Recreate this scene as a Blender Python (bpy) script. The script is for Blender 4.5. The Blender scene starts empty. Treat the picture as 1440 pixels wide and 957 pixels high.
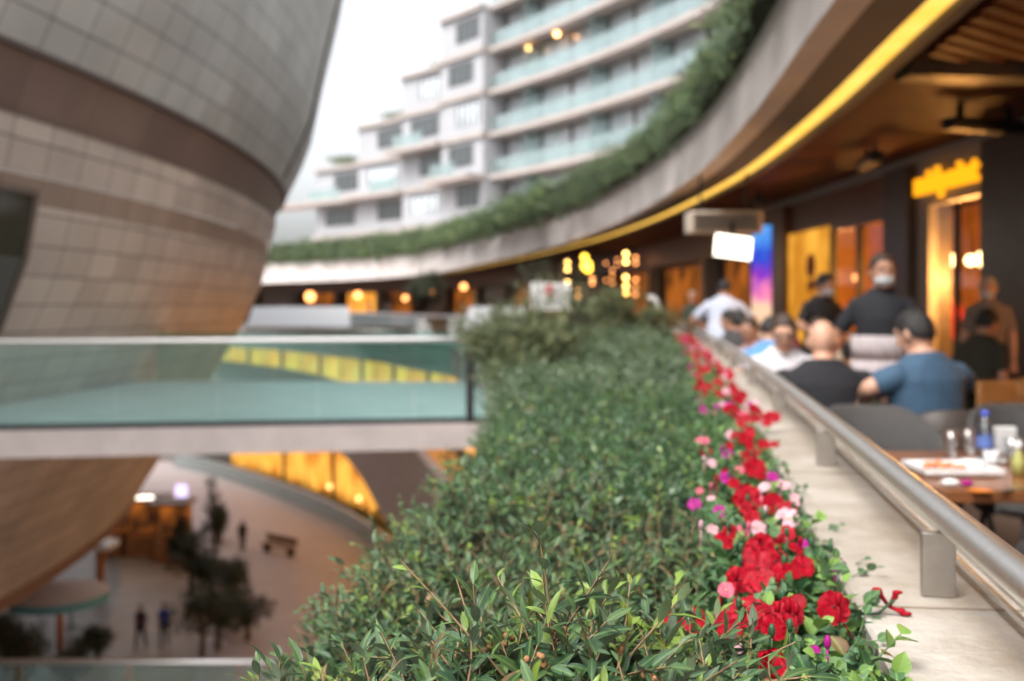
import bpy, math, random
import numpy as np
from mathutils import Vector, Matrix, noise
R = math.radians
random.seed(7); rng = np.random.default_rng(7)
sc = bpy.context.scene
col = sc.collection

# ------------------------------------------------------------------ camera, sky, sun, exposure
F, HZ, CAMZ = 1400.0, 432.0, 1.40          # focal length and horizon of the photograph in its own pixels
cam_d = bpy.data.cameras.new('camera'); cam = bpy.data.objects.new('camera', cam_d); col.objects.link(cam)
cam.location = (0, 0, CAMZ); cam.rotation_euler = (R(90), 0, 0)
cam_d.lens = 35.0; cam_d.sensor_width = 36.0; cam_d.shift_y = -(478.5 - HZ) / 1440.0
cam_d.clip_start = 0.05; cam_d.clip_end = 2000
cam_d.dof.use_dof = True; cam_d.dof.focus_distance = 1.0; cam_d.dof.aperture_fstop = 3.9
sc.camera = cam
world = bpy.data.worlds.new('World'); sc.world = world; world.use_nodes = True
SUN_EL, SUN_AZ = 56.0, 222.0               # azimuth clockwise from +Y
wt = world.node_tree; wt.nodes.clear()
w_out = wt.nodes.new('ShaderNodeOutputWorld'); w_bg = wt.nodes.new('ShaderNodeBackground')
w_sky = wt.nodes.new('ShaderNodeTexSky'); w_sky.sky_type = 'NISHITA'; w_sky.sun_disc = False
w_sky.sun_elevation = R(SUN_EL); w_sky.sun_rotation = R(SUN_AZ)
w_sky.air_density = 1.0; w_sky.dust_density = 6.0; w_sky.ozone_density = 1.0
w_hsv = wt.nodes.new('ShaderNodeHueSaturation'); w_hsv.inputs['Saturation'].default_value = 0.22
wt.links.new(w_sky.outputs[0], w_hsv.inputs['Color']); wt.links.new(w_hsv.outputs[0], w_bg.inputs[0])
wt.links.new(w_bg.outputs[0], w_out.inputs[0]); w_bg.inputs[1].default_value = 0.15
sun_d = bpy.data.lights.new('sun', 'SUN'); sun_d.energy = 0.75; sun_d.angle = R(25); sun_d.color = (1, .95, .88)
sun = bpy.data.objects.new('sun', sun_d); col.objects.link(sun)
sun.rotation_euler = (R(90 - SUN_EL), 0, R(180 - SUN_AZ))
sc.view_settings.view_transform = 'Standard'; sc.view_settings.look = 'None'
sc.view_settings.gamma = 1; sc.view_settings.use_curve_mapping = False
sc.view_settings.exposure = 1.48
sc.cycles.use_denoising = True
sc.cycles.max_bounces = 8; sc.cycles.transparent_max_bounces = 16
sc.cycles.sample_clamp_indirect = 6.0; sc.cycles.caustics_reflective = False; sc.cycles.caustics_refractive = False

def U(px, py, D):
    "point of the world seen at a pixel of the photograph at a given distance"
    return Vector(((px - 720) / F * D, D, CAMZ + (HZ - py) / F * D))

# ------------------------------------------------------------------ materials
def mat(name, c, rough=.6, metal=0., var=0., vscale=4., bump=0., bscale=40., emit=None, estr=0., spec=.5, c2=None, coat=0.):
    m = bpy.data.materials.new(name); m.use_nodes = True
    nt = m.node_tree; b = nt.nodes['Principled BSDF']
    b.inputs['Roughness'].default_value = rough; b.inputs['Metallic'].default_value = metal
    b.inputs['Specular IOR Level'].default_value = spec; b.inputs['Coat Weight'].default_value = coat
    b.inputs['Base Color'].default_value = (*c, 1)
    if var or bump:
        tc = nt.nodes.new('ShaderNodeTexCoord')
    if var:
        n = nt.nodes.new('ShaderNodeTexNoise'); n.inputs['Scale'].default_value = vscale; n.inputs['Detail'].default_value = 6
        n.inputs['Roughness'].default_value = .65
        r = nt.nodes.new('ShaderNodeValToRGB')
        lo = tuple(x * (1 - var) for x in c); hi = c2 or tuple(min(1, x * (1 + var)) for x in c)
        r.color_ramp.elements[0].position = .3; r.color_ramp.elements[1].position = .7
        r.color_ramp.elements[0].color = (*lo, 1); r.color_ramp.elements[1].color = (*hi, 1)
        nt.links.new(tc.outputs['Object'], n.inputs['Vector']); nt.links.new(n.outputs['Fac'], r.inputs['Fac'])
        nt.links.new(r.outputs['Color'], b.inputs['Base Color'])
    if bump:
        n2 = nt.nodes.new('ShaderNodeTexNoise'); n2.inputs['Scale'].default_value = bscale; n2.inputs['Detail'].default_value = 4
        bp = nt.nodes.new('ShaderNodeBump'); bp.inputs['Strength'].default_value = bump; bp.inputs['Distance'].default_value = .02
        nt.links.new(tc.outputs['Object'], n2.inputs['Vector']); nt.links.new(n2.outputs['Fac'], bp.inputs['Height'])
        nt.links.new(bp.outputs['Normal'], b.inputs['Normal'])
    if emit:
        b.inputs['Emission Color'].default_value = (*emit, 1); b.inputs['Emission Strength'].default_value = estr
    return m

def glass_mat(name, tint, gloss=.12, rough=.03, glossc=(1, 1, 1), film=0.0, filmc=(.5, .6, .58), fres=.5):
    "architectural sheet glass: tinted see-through, a thin film of dirt, mirror reflection that grows at grazing angles"
    m = bpy.data.materials.new(name); m.use_nodes = True; nt = m.node_tree; nt.nodes.clear()
    o = nt.nodes.new('ShaderNodeOutputMaterial'); t = nt.nodes.new('ShaderNodeBsdfTransparent'); g = nt.nodes.new('ShaderNodeBsdfGlossy')
    t.inputs[0].default_value = (*tint, 1); g.inputs[0].default_value = (*glossc, 1); g.inputs['Roughness'].default_value = rough
    mx = nt.nodes.new('ShaderNodeMixShader'); lw = nt.nodes.new('ShaderNodeLayerWeight'); lw.inputs[0].default_value = .25
    ma = nt.nodes.new('ShaderNodeMath'); ma.operation = 'ADD'; ma.inputs[1].default_value = gloss; ma.use_clamp = True
    mu = nt.nodes.new('ShaderNodeMath'); mu.operation = 'MULTIPLY'; mu.inputs[1].default_value = fres
    nt.links.new(lw.outputs['Fresnel'], mu.inputs[0]); nt.links.new(mu.outputs[0], ma.inputs[0]); nt.links.new(ma.outputs[0], mx.inputs[0])
    src = t
    if film:
        d = nt.nodes.new('ShaderNodeBsdfDiffuse'); d.inputs[0].default_value = (*filmc, 1)
        m2 = nt.nodes.new('ShaderNodeMixShader'); m2.inputs[0].default_value = film
        nt.links.new(t.outputs[0], m2.inputs[1]); nt.links.new(d.outputs[0], m2.inputs[2]); src = m2
    nt.links.new(src.outputs[0], mx.inputs[1]); nt.links.new(g.outputs[0], mx.inputs[2]); nt.links.new(mx.outputs[0], o.inputs[0])
    return m

def emit_mat(name, c, s, c2=None, scale=1.0, mapping=None):
    m = bpy.data.materials.new(name); m.use_nodes = True; nt = m.node_tree; nt.nodes.clear()
    o = nt.nodes.new('ShaderNodeOutputMaterial'); e = nt.nodes.new('ShaderNodeEmission'); e.inputs[1].default_value = s
    e.inputs[0].default_value = (*c, 1)
    if c2:
        tc = nt.nodes.new('ShaderNodeTexCoord'); n = nt.nodes.new('ShaderNodeTexNoise'); n.inputs['Scale'].default_value = scale
        n.inputs['Detail'].default_value = 3; r = nt.nodes.new('ShaderNodeValToRGB')
        r.color_ramp.elements[0].position = .38; r.color_ramp.elements[1].position = .62
        r.color_ramp.elements[0].color = (*c2, 1); r.color_ramp.elements[1].color = (*c, 1)
        nt.links.new(tc.outputs['Object'], n.inputs[0]); nt.links.new(n.outputs[0], r.inputs[0]); nt.links.new(r.outputs[0], e.inputs[0])
    nt.links.new(e.outputs[0], o.inputs[0])
    return m

def tile_mat(name, c1, c2, mortar, w, h, rough=.5, msize=.012):
    "rectangular cladding tiles laid on the metre UVs of the surface, every tile its own shade"
    m = bpy.data.materials.new(name); m.use_nodes = True; nt = m.node_tree; b = nt.nodes['Principled BSDF']
    uv = nt.nodes.new('ShaderNodeUVMap'); uv.uv_map = 'UVMap'
    br = nt.nodes.new('ShaderNodeTexBrick'); br.offset = 0; br.inputs['Scale'].default_value = 1
    br.inputs['Brick Width'].default_value = w; br.inputs['Row Height'].default_value = h
    br.inputs['Mortar Size'].default_value = msize; br.inputs['Mortar Smooth'].default_value = .1
    br.inputs['Color1'].default_value = (*c1, 1); br.inputs['Color2'].default_value = (*c2, 1); br.inputs['Mortar'].default_value = (*mortar, 1)
    n = nt.nodes.new('ShaderNodeTexNoise'); n.inputs['Scale'].default_value = .6; n.inputs['Detail'].default_value = 5
    mp = nt.nodes.new('ShaderNodeMapRange'); mp.inputs[1].default_value = .3; mp.inputs[2].default_value = .7; mp.inputs[3].default_value = .82; mp.inputs[4].default_value = 1.1
    mx = nt.nodes.new('ShaderNodeMix'); mx.data_type = 'RGBA'; mx.blend_type = 'MULTIPLY'; mx.inputs[0].default_value = 1
    nt.links.new(uv.outputs[0], br.inputs[0]); nt.links.new(uv.outputs[0], n.inputs[0])
    nt.links.new(n.outputs[0], mp.inputs[0]); nt.links.new(br.outputs[0], mx.inputs[6]); nt.links.new(mp.outputs[0], mx.inputs[7])
    nt.links.new(mx.outputs[2], b.inputs['Base Color']); b.inputs['Roughness'].default_value = rough
    bp = nt.nodes.new('ShaderNodeBump'); bp.inputs['Strength'].default_value = .6; bp.inputs['Distance'].default_value = .01; bp.invert = True
    nt.links.new(br.outputs['Fac'], bp.inputs['Height']); nt.links.new(bp.outputs[0], b.inputs['Normal'])
    return m

def leaf_mat(name, dark, light, young, rough=.38, vein=True, transl=.15, back=None):
    "leaf: shade by the leaf's own random value, young tips brighter, pale midrib and side veins on the leaf's UV"
    m = bpy.data.materials.new(name); m.use_nodes = True; nt = m.node_tree; b = nt.nodes['Principled BSDF']
    L = nt.links.new
    at = nt.nodes.new('ShaderNodeAttribute'); at.attribute_name = 'tint'
    sp = nt.nodes.new('ShaderNodeSeparateColor'); L(at.outputs['Color'], sp.inputs[0])
    m1 = nt.nodes.new('ShaderNodeMix'); m1.data_type = 'RGBA'; m1.inputs[6].default_value = (*dark, 1); m1.inputs[7].default_value = (*light, 1); L(sp.outputs[0], m1.inputs[0])
    m2 = nt.nodes.new('ShaderNodeMix'); m2.data_type = 'RGBA'; m2.inputs[7].default_value = (*young, 1); L(sp.outputs[1], m2.inputs[0]); L(m1.outputs[2], m2.inputs[6])
    m5 = nt.nodes.new('ShaderNodeMix'); m5.data_type = 'RGBA'; m5.inputs[7].default_value = (.20,.095,.035,1); L(sp.outputs[2], m5.inputs[0]); L(m2.outputs[2], m5.inputs[6]); m2 = m5
    outc = m2
    if vein:
        uv = nt.nodes.new('ShaderNodeUVMap'); uv.uv_map = 'UVMap'; sx = nt.nodes.new('ShaderNodeSeparateXYZ'); L(uv.outputs[0], sx.inputs[0])
        a = nt.nodes.new('ShaderNodeMath'); a.operation = 'SUBTRACT'; a.inputs[1].default_value = .5; L(sx.outputs[0], a.inputs[0])
        ab = nt.nodes.new('ShaderNodeMath'); ab.operation = 'ABSOLUTE'; L(a.outputs[0], ab.inputs[0])
        mr = nt.nodes.new('ShaderNodeMapRange'); mr.inputs[1].default_value = .03; mr.inputs[2].default_value = .09; mr.inputs[3].default_value = .45; mr.inputs[4].default_value = 0; L(ab.outputs[0], mr.inputs[0])
        m3 = nt.nodes.new('ShaderNodeMix'); m3.data_type = 'RGBA'; m3.inputs[7].default_value = (*[min(1, y * 1.1 + .02) for y in young], 1)
        L(mr.outputs[0], m3.inputs[0]); L(m2.outputs[2], m3.inputs[6]); outc = m3
        # side veins as small ridges: v + |u-.5| stripes
        k = nt.nodes.new('ShaderNodeMath'); k.operation = 'MULTIPLY_ADD'; k.inputs[1].default_value = -.55; L(ab.outputs[0], k.inputs[0]); L(sx.outputs[1], k.inputs[2])
        s = nt.nodes.new('ShaderNodeMath'); s.operation = 'MULTIPLY'; s.inputs[1].default_value = 75; L(k.outputs[0], s.inputs[0])
        si = nt.nodes.new('ShaderNodeMath'); si.operation = 'SINE'; L(s.outputs[0], si.inputs[0])
        bp = nt.nodes.new('ShaderNodeBump'); bp.inputs['Strength'].default_value = .35; bp.inputs['Distance'].default_value = .001
        L(si.outputs[0], bp.inputs['Height']); L(bp.outputs[0], b.inputs['Normal'])
    if back:
        ge = nt.nodes.new('ShaderNodeNewGeometry'); m4 = nt.nodes.new('ShaderNodeMix'); m4.data_type = 'RGBA'; m4.inputs[7].default_value = (*back, 1)
        mb_ = nt.nodes.new('ShaderNodeMath'); mb_.operation = 'MULTIPLY'; mb_.inputs[1].default_value = .7
        L(ge.outputs['Backfacing'], mb_.inputs[0]); L(mb_.outputs[0], m4.inputs[0]); L(outc.outputs[2], m4.inputs[6]); outc = m4
    L(outc.outputs[2], b.inputs['Base Color']); b.inputs['Roughness'].default_value = rough
    if transl:
        tr = nt.nodes.new('ShaderNodeBsdfTranslucent'); L(outc.outputs[2], tr.inputs[0]); mx = nt.nodes.new('ShaderNodeMixShader'); mx.inputs[0].default_value = transl
        o = nt.nodes['Material Output']; L(b.outputs[0], mx.inputs[1]); L(tr.outputs[0], mx.inputs[2]); L(mx.outputs[0], o.inputs[0])
    return m

M = {}
M['concrete'] = mat('concrete', (.70, .64, .62), .75, var=.13, vscale=1.2, bump=.25, bscale=12)
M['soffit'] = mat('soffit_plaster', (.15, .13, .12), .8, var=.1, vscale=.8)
M['slab'] = mat('slab_concrete', (.56, .49, .465), .7, var=.14, vscale=2, bump=.2, bscale=20)
M['deck'] = mat('deck_paving', (.58, .57, .56), .45, var=.15, vscale=1.5)
M['stone'] = mat('travertine', (.34, .275, .205), .5, var=.30, vscale=4.2, bump=.25, bscale=60, c2=(.47, .43, .385))
M['steel'] = mat('brushed_steel', (.78, .76, .74), .36, 1.0, var=.06, vscale=60)
M['steel_post'] = mat('satin_steel', (.40, .36, .32), .42, 1.0, var=.1, vscale=30)
M['dark_metal'] = mat('dark_metal', (.025, .025, .027), .45, .6)
M['soil'] = mat('soil', (.035, .025, .018), .95, var=.4, vscale=60, bump=.8, bscale=90)
M['tile_up'] = tile_mat('stone_tiles', (.36, .375, .365), (.45, .47, .455), (.14, .145, .14), .86, .52, .55, .014)
M['tile_low'] = tile_mat('warm_lit_tiles', (.38, .335, .295), (.50, .445, .39), (.15, .13, .115), .86, .46, .55, .014)  # warm reflected light on the lower tower is put into this tile colour
M['band'] = tile_mat('brown_band_tiles', (.135, .095, .08), (.17, .12, .10), (.09, .065, .055), 1.7, .9, .5, .01)
M['band2'] = tile_mat('pale_brown_tiles', (.24, .185, .15), (.30, .235, .19), (.13, .10, .08), .86, .46, .5, .014)
M['dark_glass'] = mat('dark_glass', (.035, .033, .02), .12, spec=.6)
M['wood'] = mat('dark_wood', (.15, .062, .026), .4, var=.35, vscale=9)
M['wood_slat'] = mat('slat_wood_glow', (.10, .022, .007), .6, var=.3, vscale=6, spec=.6)  # red-orange glow on the ceiling put into the wood colour
M['wood_table'] = mat('table_wood', (.20, .075, .028), .28, var=.3, vscale=7, coat=.3)
M['oak'] = mat('pale_oak', (.42, .20, .07), .45, var=.25, vscale=8)
M['floor'] = mat('terrace_tiles', (.11, .085, .07), .4, var=.2, vscale=3)
M['black_stone'] = mat('black_stone', (.075, .056, .046), .45, var=.3, vscale=4)
M['grey_panel'] = mat('grey_panel', (.30, .27, .25), .5, var=.06, vscale=3)
M['ochre'] = mat('ochre_wall', (.62, .33, .05), .6, var=.15, vscale=2)
M['warm_wall'] = mat('warm_wall', (.55, .27, .07), .6, var=.25, vscale=2.5)
M['chair'] = mat('charcoal_weave', (.052, .048, .046), .6, bump=.5, bscale=160)
M['chair_brown'] = mat('brown_leather', (.05, .036, .03), .5)
M['white'] = mat('white_paint', (.70, .70, .70), .45, var=.04, vscale=4)
M['white_wall'] = mat('white_render', (.35, .355, .375), .7, var=.05, vscale=.7)
M['facade_slab'] = mat('facade_slab', (.36, .315, .295), .7, var=.08, vscale=.6)
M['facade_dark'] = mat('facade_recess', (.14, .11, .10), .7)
M['win_dark'] = mat('window_dark', (.05, .06, .065), .08, spec=.9)
M['win_sky_pale'] = mat('window_sky_pale', (.46, .50, .53), .10, spec=.9, var=.22, vscale=.35)  # pale sky reflection painted into the base colour
M['frame'] = mat('window_frame', (.09, .09, .09), .5)
M['g_green'] = glass_mat('green_glass', (.74, .91, .885), .035, film=.015, filmc=(.40, .62, .60), fres=.30)
M['g_teal'] = glass_mat('teal_glass', (.76, .86, .85), .08, film=.16, filmc=(.42, .50, .50))
M['g_clear'] = glass_mat('clear_glass', (.93, .95, .96), .06)
M['g_shop'] = glass_mat('shop_glass', (.86, .84, .80), .012, fres=.04)
M['led'] = emit_mat('led_strip', (1.0, .60, .12), .56, (1.0, .52, .07), 2.2)
M['shop_lit'] = emit_mat('lit_shop_window', (1.0, .46, .07), .55, (.60, .20, .025), .45)
M['shop_lit2'] = emit_mat('lit_shop_window_bright', (1.0, .52, .10), .70, (.75, .28, .04), .5)
M['shop_gold'] = emit_mat('lit_gallery_window', (1.0, .42, .055), .90, (.85, .26, .025), .5)
M['shop_dim'] = emit_mat('dim_shop_window', (.40, .11, .016), .40, (.03, .012, .006), .8)
M['globe'] = emit_mat('lamp_glow', (1.0, .66, .30), 5)
M['bulb'] = emit_mat('bulb_glow', (1.0, .50, .12), 6)
M['bulb_dim'] = emit_mat('bulb_glow_dim', (1.0, .36, .11), 2.4)
M['bulb_yellow'] = emit_mat('yellow_glow', (1.0, .58, .05), 2.6)
M['screen'] = emit_mat('screen_glow', (1.0, .88, .70), 1.8)
M['light_bar'] = emit_mat('light_bar', (1.0, .88, .70), 1.6)
M['sign_glow'] = emit_mat('sign_glow', (1.0, .36, .008), .62)
M['red'] = mat('red_paint', (.62, .02, .06), .5)
M['teal'] = mat('teal_cloth', (.12, .33, .38), .8)
M['brick'] = mat('warm_board', (.42, .17, .06), .6, var=.2, vscale=2)
M['plaza'] = mat('plaza_paving', (.20, .18, .165), .5, var=.2, vscale=.35)
M['plaza_dark'] = mat('plaza_dark_paving', (.19, .175, .17), .45, var=.15, vscale=.4)
M['plaza_pink'] = mat('pink_granite', (.46, .39, .385), .5, var=.1, vscale=.5)
M['bark'] = mat('bark', (.08, .055, .04), .9, var=.3, vscale=20)
M['twig'] = mat('twig', (.24, .15, .075), .7, var=.3, vscale=80)
M['bud'] = mat('dry_bud', (.30, .14, .06), .8, var=.3, vscale=200)
M['leaf_near'] = leaf_mat('cotoneaster_leaf', (.016, .050, .024), (.060, .130, .055), (.20, .30, .05), .33, back=(.17, .21, .15))
M['leaf_mid'] = leaf_mat('cotoneaster_leaf_plain', (.017, .054, .024), (.072, .150, .052), (.19, .27, .06), .34, vein=False, back=(.15, .20, .12))
M['leaf_bush'] = leaf_mat('loose_shrub_leaf', (.07, .105, .045), (.18, .21, .10), (.28, .27, .12), .5, vein=False)
M['leaf_dark'] = leaf_mat('dark_leaf', (.025, .035, .02), (.06, .075, .04), (.12, .12, .06), .55, vein=False)
M['leaf_roof'] = leaf_mat('trailing_rosemary', (.06, .11, .055), (.15, .21, .10), (.25, .33, .10), .6, vein=False, transl=.1)
M['leaf_flower'] = leaf_mat('flower_leaf', (.035, .10, .045), (.08, .17, .075), (.20, .34, .07), .4, transl=.2)
M['inner'] = mat('foliage_shade_fill', (.022, .028, .014), .95, var=.4, vscale=40)  # near-black colour stands in for the shade deep in the foliage
def petal(name, c, c2): return mat(name, c, .5, var=.25, vscale=90, c2=c2, spec=.12)
M['R'] = petal('red_petal', (.19, .001, .008), (.37, .004, .016)); M['W'] = petal('blush_petal', (.46, .22, .26), (.62, .40, .44))
M['M'] = petal('magenta_petal', (.24, .008, .13), (.38, .02, .22)); M['P'] = petal('pink_petal', (.42, .06, .11), (.54, .14, .19))
M['dark_red'] = mat('dark_red_eye', (.10, .002, .008), .6)
M['eye_y'] = mat('flower_centre', (.55, .45, .10), .6)

# ------------------------------------------------------------------ mesh builder
class MB:
    def __init__(s): s.v = []; s.f = []; s.uv = []
    def quad(s, a, b, c, d, uv=None):
        n = len(s.v); s.v += [tuple(a), tuple(b), tuple(c), tuple(d)]; s.f.append((n, n+1, n+2, n+3)); s.uv.append(uv)
    def box(s, c, d, rz=0., rx=0., ry=0.):
        m = Matrix.Translation(c) @ Matrix.Rotation(rz, 4, 'Z') @ Matrix.Rotation(rx, 4, 'X') @ Matrix.Rotation(ry, 4, 'Y')
        n = len(s.v); x, y, z = d[0]/2, d[1]/2, d[2]/2
        for p in ((-x,-y,-z),(x,-y,-z),(x,y,-z),(-x,y,-z),(-x,-y,z),(x,-y,z),(x,y,z),(-x,y,z)): s.v.append(tuple(m @ Vector(p)))
        for f in ((0,3,2,1),(4,5,6,7),(0,1,5,4),(1,2,6,5),(2,3,7,6),(3,0,4,7)): s.f.append(tuple(n+i for i in f)); s.uv.append(None)
        return s
    def bar(s, a, b, w, h):
        "rectangular bar from a to b (h is measured vertically for level bars)"
        a = Vector(a); b = Vector(b); d = (b-a).normalized()
        up = Vector((0,0,1)) if abs(d.z) < .95 else Vector((1,0,0))
        x = d.cross(up).normalized(); z = x.cross(d)
        n = len(s.v)
        for p in (a, b):
            for i, j in ((-1,-1),(1,-1),(1,1),(-1,1)): s.v.append(tuple(p + x*(i*w/2) + z*(j*h/2)))
        for f in ((0,1,2,3),(7,6,5,4),(0,4,5,1),(1,5,6,2),(2,6,7,3),(3,7,4,0)): s.f.append(tuple(n+i for i in f)); s.uv.append(None)
        return s
    def tube(s, pts, rad, n=10, xa=None, cap=True):
        "tube along points; rad is one radius per point or (a, b) with a along the axis xa"
        pts = [Vector(p) for p in pts]
        if not isinstance(rad, (list, tuple)) or (len(rad) == 2 and len(pts) != 2): rad = [rad]*len(pts)
        base = len(s.v); k = len(pts)
        prev = None
        for i, p in enumerate(pts):
            t = (pts[min(i+1,k-1)] - pts[max(i-1,0)]).normalized()
            ref = Vector(xa) if xa else (prev if prev else (Vector((0,0,1)) if abs(t.z) < .9 else Vector((1,0,0))))
            x = (ref - t*ref.dot(t)).normalized(); y = t.cross(x)
            if not xa: prev = x
            a, b = rad[i] if isinstance(rad[i], (tuple, list)) else (rad[i], rad[i])
            for j in range(n):
                an = 2*math.pi*j/n; s.v.append(tuple(p + x*(a*math.cos(an)) + y*(b*math.sin(an))))
        for i in range(k-1):
            for j in range(n):
                q = (j+1) % n; s.f.append((base+i*n+j, base+i*n+q, base+(i+1)*n+q, base+(i+1)*n+j)); s.uv.append(None)
        if cap:
            s.f.append(tuple(base+j for j in reversed(range(n)))); s.uv.append(None)
            s.f.append(tuple(base+(k-1)*n+j for j in range(n))); s.uv.append(None)
        return s
    def ell(s, c, r, m=None, nu=14, nv=9):
        c = Vector(c); base = len(s.v); m = m or Matrix.Identity(3)
        for i in range(1, nv):
            th = math.pi*i/nv
            for j in range(nu):
                ph = 2*math.pi*j/nu
                s.v.append(tuple(c + m @ Vector((r[0]*math.sin(th)*math.cos(ph), r[1]*math.sin(th)*math.sin(ph), r[2]*math.cos(th)))))
        t = len(s.v); s.v.append(tuple(c + m @ Vector((0,0,r[2])))); s.v.append(tuple(c + m @ Vector((0,0,-r[2]))))
        for i in range(nv-2):
            for j in range(nu):
                q = (j+1) % nu; s.f.append((base+i*nu+j, base+(i+1)*nu+j, base+(i+1)*nu+q, base+i*nu+q)); s.uv.append(None)
        for j in range(nu):
            q = (j+1) % nu
            s.f.append((t, base+j, base+q)); s.uv.append(None)
            s.f.append((t+1, base+(nv-2)*nu+q, base+(nv-2)*nu+j)); s.uv.append(None)
        return s
    def lathe(s, prof, c=(0,0,0), n=24, a0=0., a1=2*math.pi, uvr=None):
        "profile of (r, z) turned about a vertical axis"
        base = len(s.v); k = len(prof); full = abs(a1-a0-2*math.pi) < 1e-6; m = n if full else n+1
        for i in range(m):
            a = a0+(a1-a0)*i/n
            for r, z in prof: s.v.append((c[0]+r*math.cos(a), c[1]+r*math.sin(a), c[2]+z))
        ln = [0]
        for i in range(1, k): ln.append(ln[-1]+math.hypot(prof[i][0]-prof[i-1][0], prof[i][1]-prof[i-1][1]))
        for i in range(n):
            i2 = (i+1) % m
            for j in range(k-1):
                s.f.append((base+i*k+j, base+i2*k+j, base+i2*k+j+1, base+i*k+j+1))
                if uvr:
                    u0 = uvr*(a0+(a1-a0)*i/n); u1 = uvr*(a0+(a1-a0)*(i+1)/n)
                    s.uv.append(((u0, ln[j]), (u1, ln[j]), (u1, ln[j+1]), (u0, ln[j+1])))
                else: s.uv.append(None)
        return s
    def sweep(s, curve, prof, close=True):
        "profile [(offset to the right of the run, z)] (or a function of i giving one) carried along a plan curve"
        pf = prof if callable(prof) else (lambda i: prof)
        base = len(s.v); k = len(pf(0)); n = len(curve); al = 0; us = []
        for i, p in enumerate(curve):
            a = curve[max(i-1,0)]; b = curve[min(i+1,n-1)]
            tx, ty = b[0]-a[0], b[1]-a[1]; l = math.hypot(tx,ty); tx/=l; ty/=l
            if i: al += math.hypot(p[0]-curve[i-1][0], p[1]-curve[i-1][1])
            us.append(al)
            for o, z in pf(i): s.v.append((p[0]+ty*o, p[1]-tx*o, z))
        for i in range(n-1):
            for j in range(k if close else k-1):
                q = (j+1) % k; s.f.append((base+i*k+j, base+i*k+q, base+(i+1)*k+q, base+(i+1)*k+j)); s.uv.append(((us[i],j),(us[i],j+1),(us[i+1],j+1),(us[i+1],j)))
        if close:
            s.f.append(tuple(base+j for j in reversed(range(k)))); s.uv.append(None)
            s.f.append(tuple(base+(n-1)*k+j for j in range(k))); s.uv.append(None)
        return s
    def mesh(s, name, m=None, smooth=False):
        me = bpy.data.meshes.new(name); me.from_pydata(s.v, [], s.f)
        if any(u is not None for u in s.uv):
            l = me.uv_layers.new(name='UVMap'); i = 0
            for f, u in zip(s.f, s.uv):
                for k in range(len(f)):
                    l.data[i].uv = u[k] if u else (0, 0)
                    i += 1
        if smooth: me.polygons.foreach_set('use_smooth', [True]*len(me.polygons))
        if m: me.materials.append(m)
        me.update()
        return me

def link(name, me, parent=None):
    o = bpy.data.objects.new(name, me); col.objects.link(o)
    if parent is not None:
        o.parent = parent
    return o
def part(name, mb, m, parent, smooth=False, bevel=0., world=True, label=None, stuff=False):
    "one mesh part; its points are given in world space and made local to the thing (or are local already)"
    me = mb.mesh(name, M[m] if isinstance(m, str) else m, smooth) if isinstance(mb, MB) else mb
    o = link(name, me, parent)
    if parent is not None and world:
        w = WM[parent.name].inverted(); me.transform(w); WM[o.name] = WM[parent.name]
    elif parent is not None: WM[o.name] = WM[parent.name]
    else: WM[o.name] = Matrix.Identity(4)
    if bevel:
        b = o.modifiers.new('bevel', 'BEVEL'); b.width = bevel; b.segments = 2; b.limit_method = 'ANGLE'
    if label: o['label'] = label
    if stuff: o['kind'] = 'stuff'
    return o
WM = {}
def thing(name, label, cat, loc=(0,0,0), rz=0., group=None, scale=1.):
    o = bpy.data.objects.new(name, None); o.empty_display_size = .1; col.objects.link(o)
    o.location = loc; o.rotation_euler = (0,0,rz); o.scale = (scale,)*3
    WM[o.name] = Matrix.Translation(loc) @ Matrix.Rotation(rz, 4, 'Z') @ Matrix.Scale(scale, 4)
    o['label'] = label; o['category'] = cat
    if group: o['group'] = group
    return o
def struct(name, mb, m, smooth=False):
    o = link(name, mb.mesh(name, M[m] if isinstance(m, str) else m, smooth)); o['kind'] = 'structure'; return o
def tagged(name, mb, m, label, cat, group=None, smooth=False, bevel=0.):
    "a thing that is one mesh"
    me = mb.mesh(name, M[m] if isinstance(m, str) else m, smooth) if isinstance(mb, MB) else mb
    o = link(name, me); o['label'] = label; o['category'] = cat
    if group: o['group'] = group
    if bevel:
        b = o.modifiers.new('bevel', 'BEVEL'); b.width = bevel; b.segments = 2
    return o
def copy_tree(o, parent=None):
    c = o.copy(); col.objects.link(c)
    if parent is not None: c.parent = parent
    for ch in list(o.children): copy_tree(ch, c)
    return c
def point_light(name, loc, power, color, parent, radius=.05):
    d = bpy.data.lights.new(name, 'POINT'); d.energy = power; d.color = color; d.shadow_soft_size = radius
    o = bpy.data.objects.new(name, d); col.objects.link(o); o.parent = parent
    o.location = WM[parent.name].inverted() @ Vector(loc)
    return o

def catmull(pts, step):
    "resample a smooth curve through plan points at about even steps"
    out = []; P = [pts[0]] + list(pts) + [pts[-1]]
    for i in range(1, len(P)-2):
        p0, p1, p2, p3 = [np.array(q, float) for q in P[i-1:i+3]]
        n = max(1, int(np.linalg.norm(p2-p1)/step))
        for k in range(n):
            t = k/n
            out.append(tuple(.5*(2*p1+(p2-p0)*t+(2*p0-5*p1+4*p2-p3)*t*t+(3*p1-p0-3*p2+p3)*t**3)))
    out.append(tuple(pts[-1])); return out
FASCIA = catmull([(0.9,-6),(1.75,2),(2.1,6.5),(2.55,11),(2.79,16.3),(2.45,24),(1.38,32.2),(-1.3,45),(-5.1,59.6),(-10.5,71),(-18,80),(-30,90),(-48,98)], .8)
WALL = catmull([(6.2,-6),(5.95,0),(5.54,10),(5.13,20),(4.6,30),(2.2,45),(-1.5,60),(-7,73),(-15,84),(-28,94.5),(-46,103)], 1.0)
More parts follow.
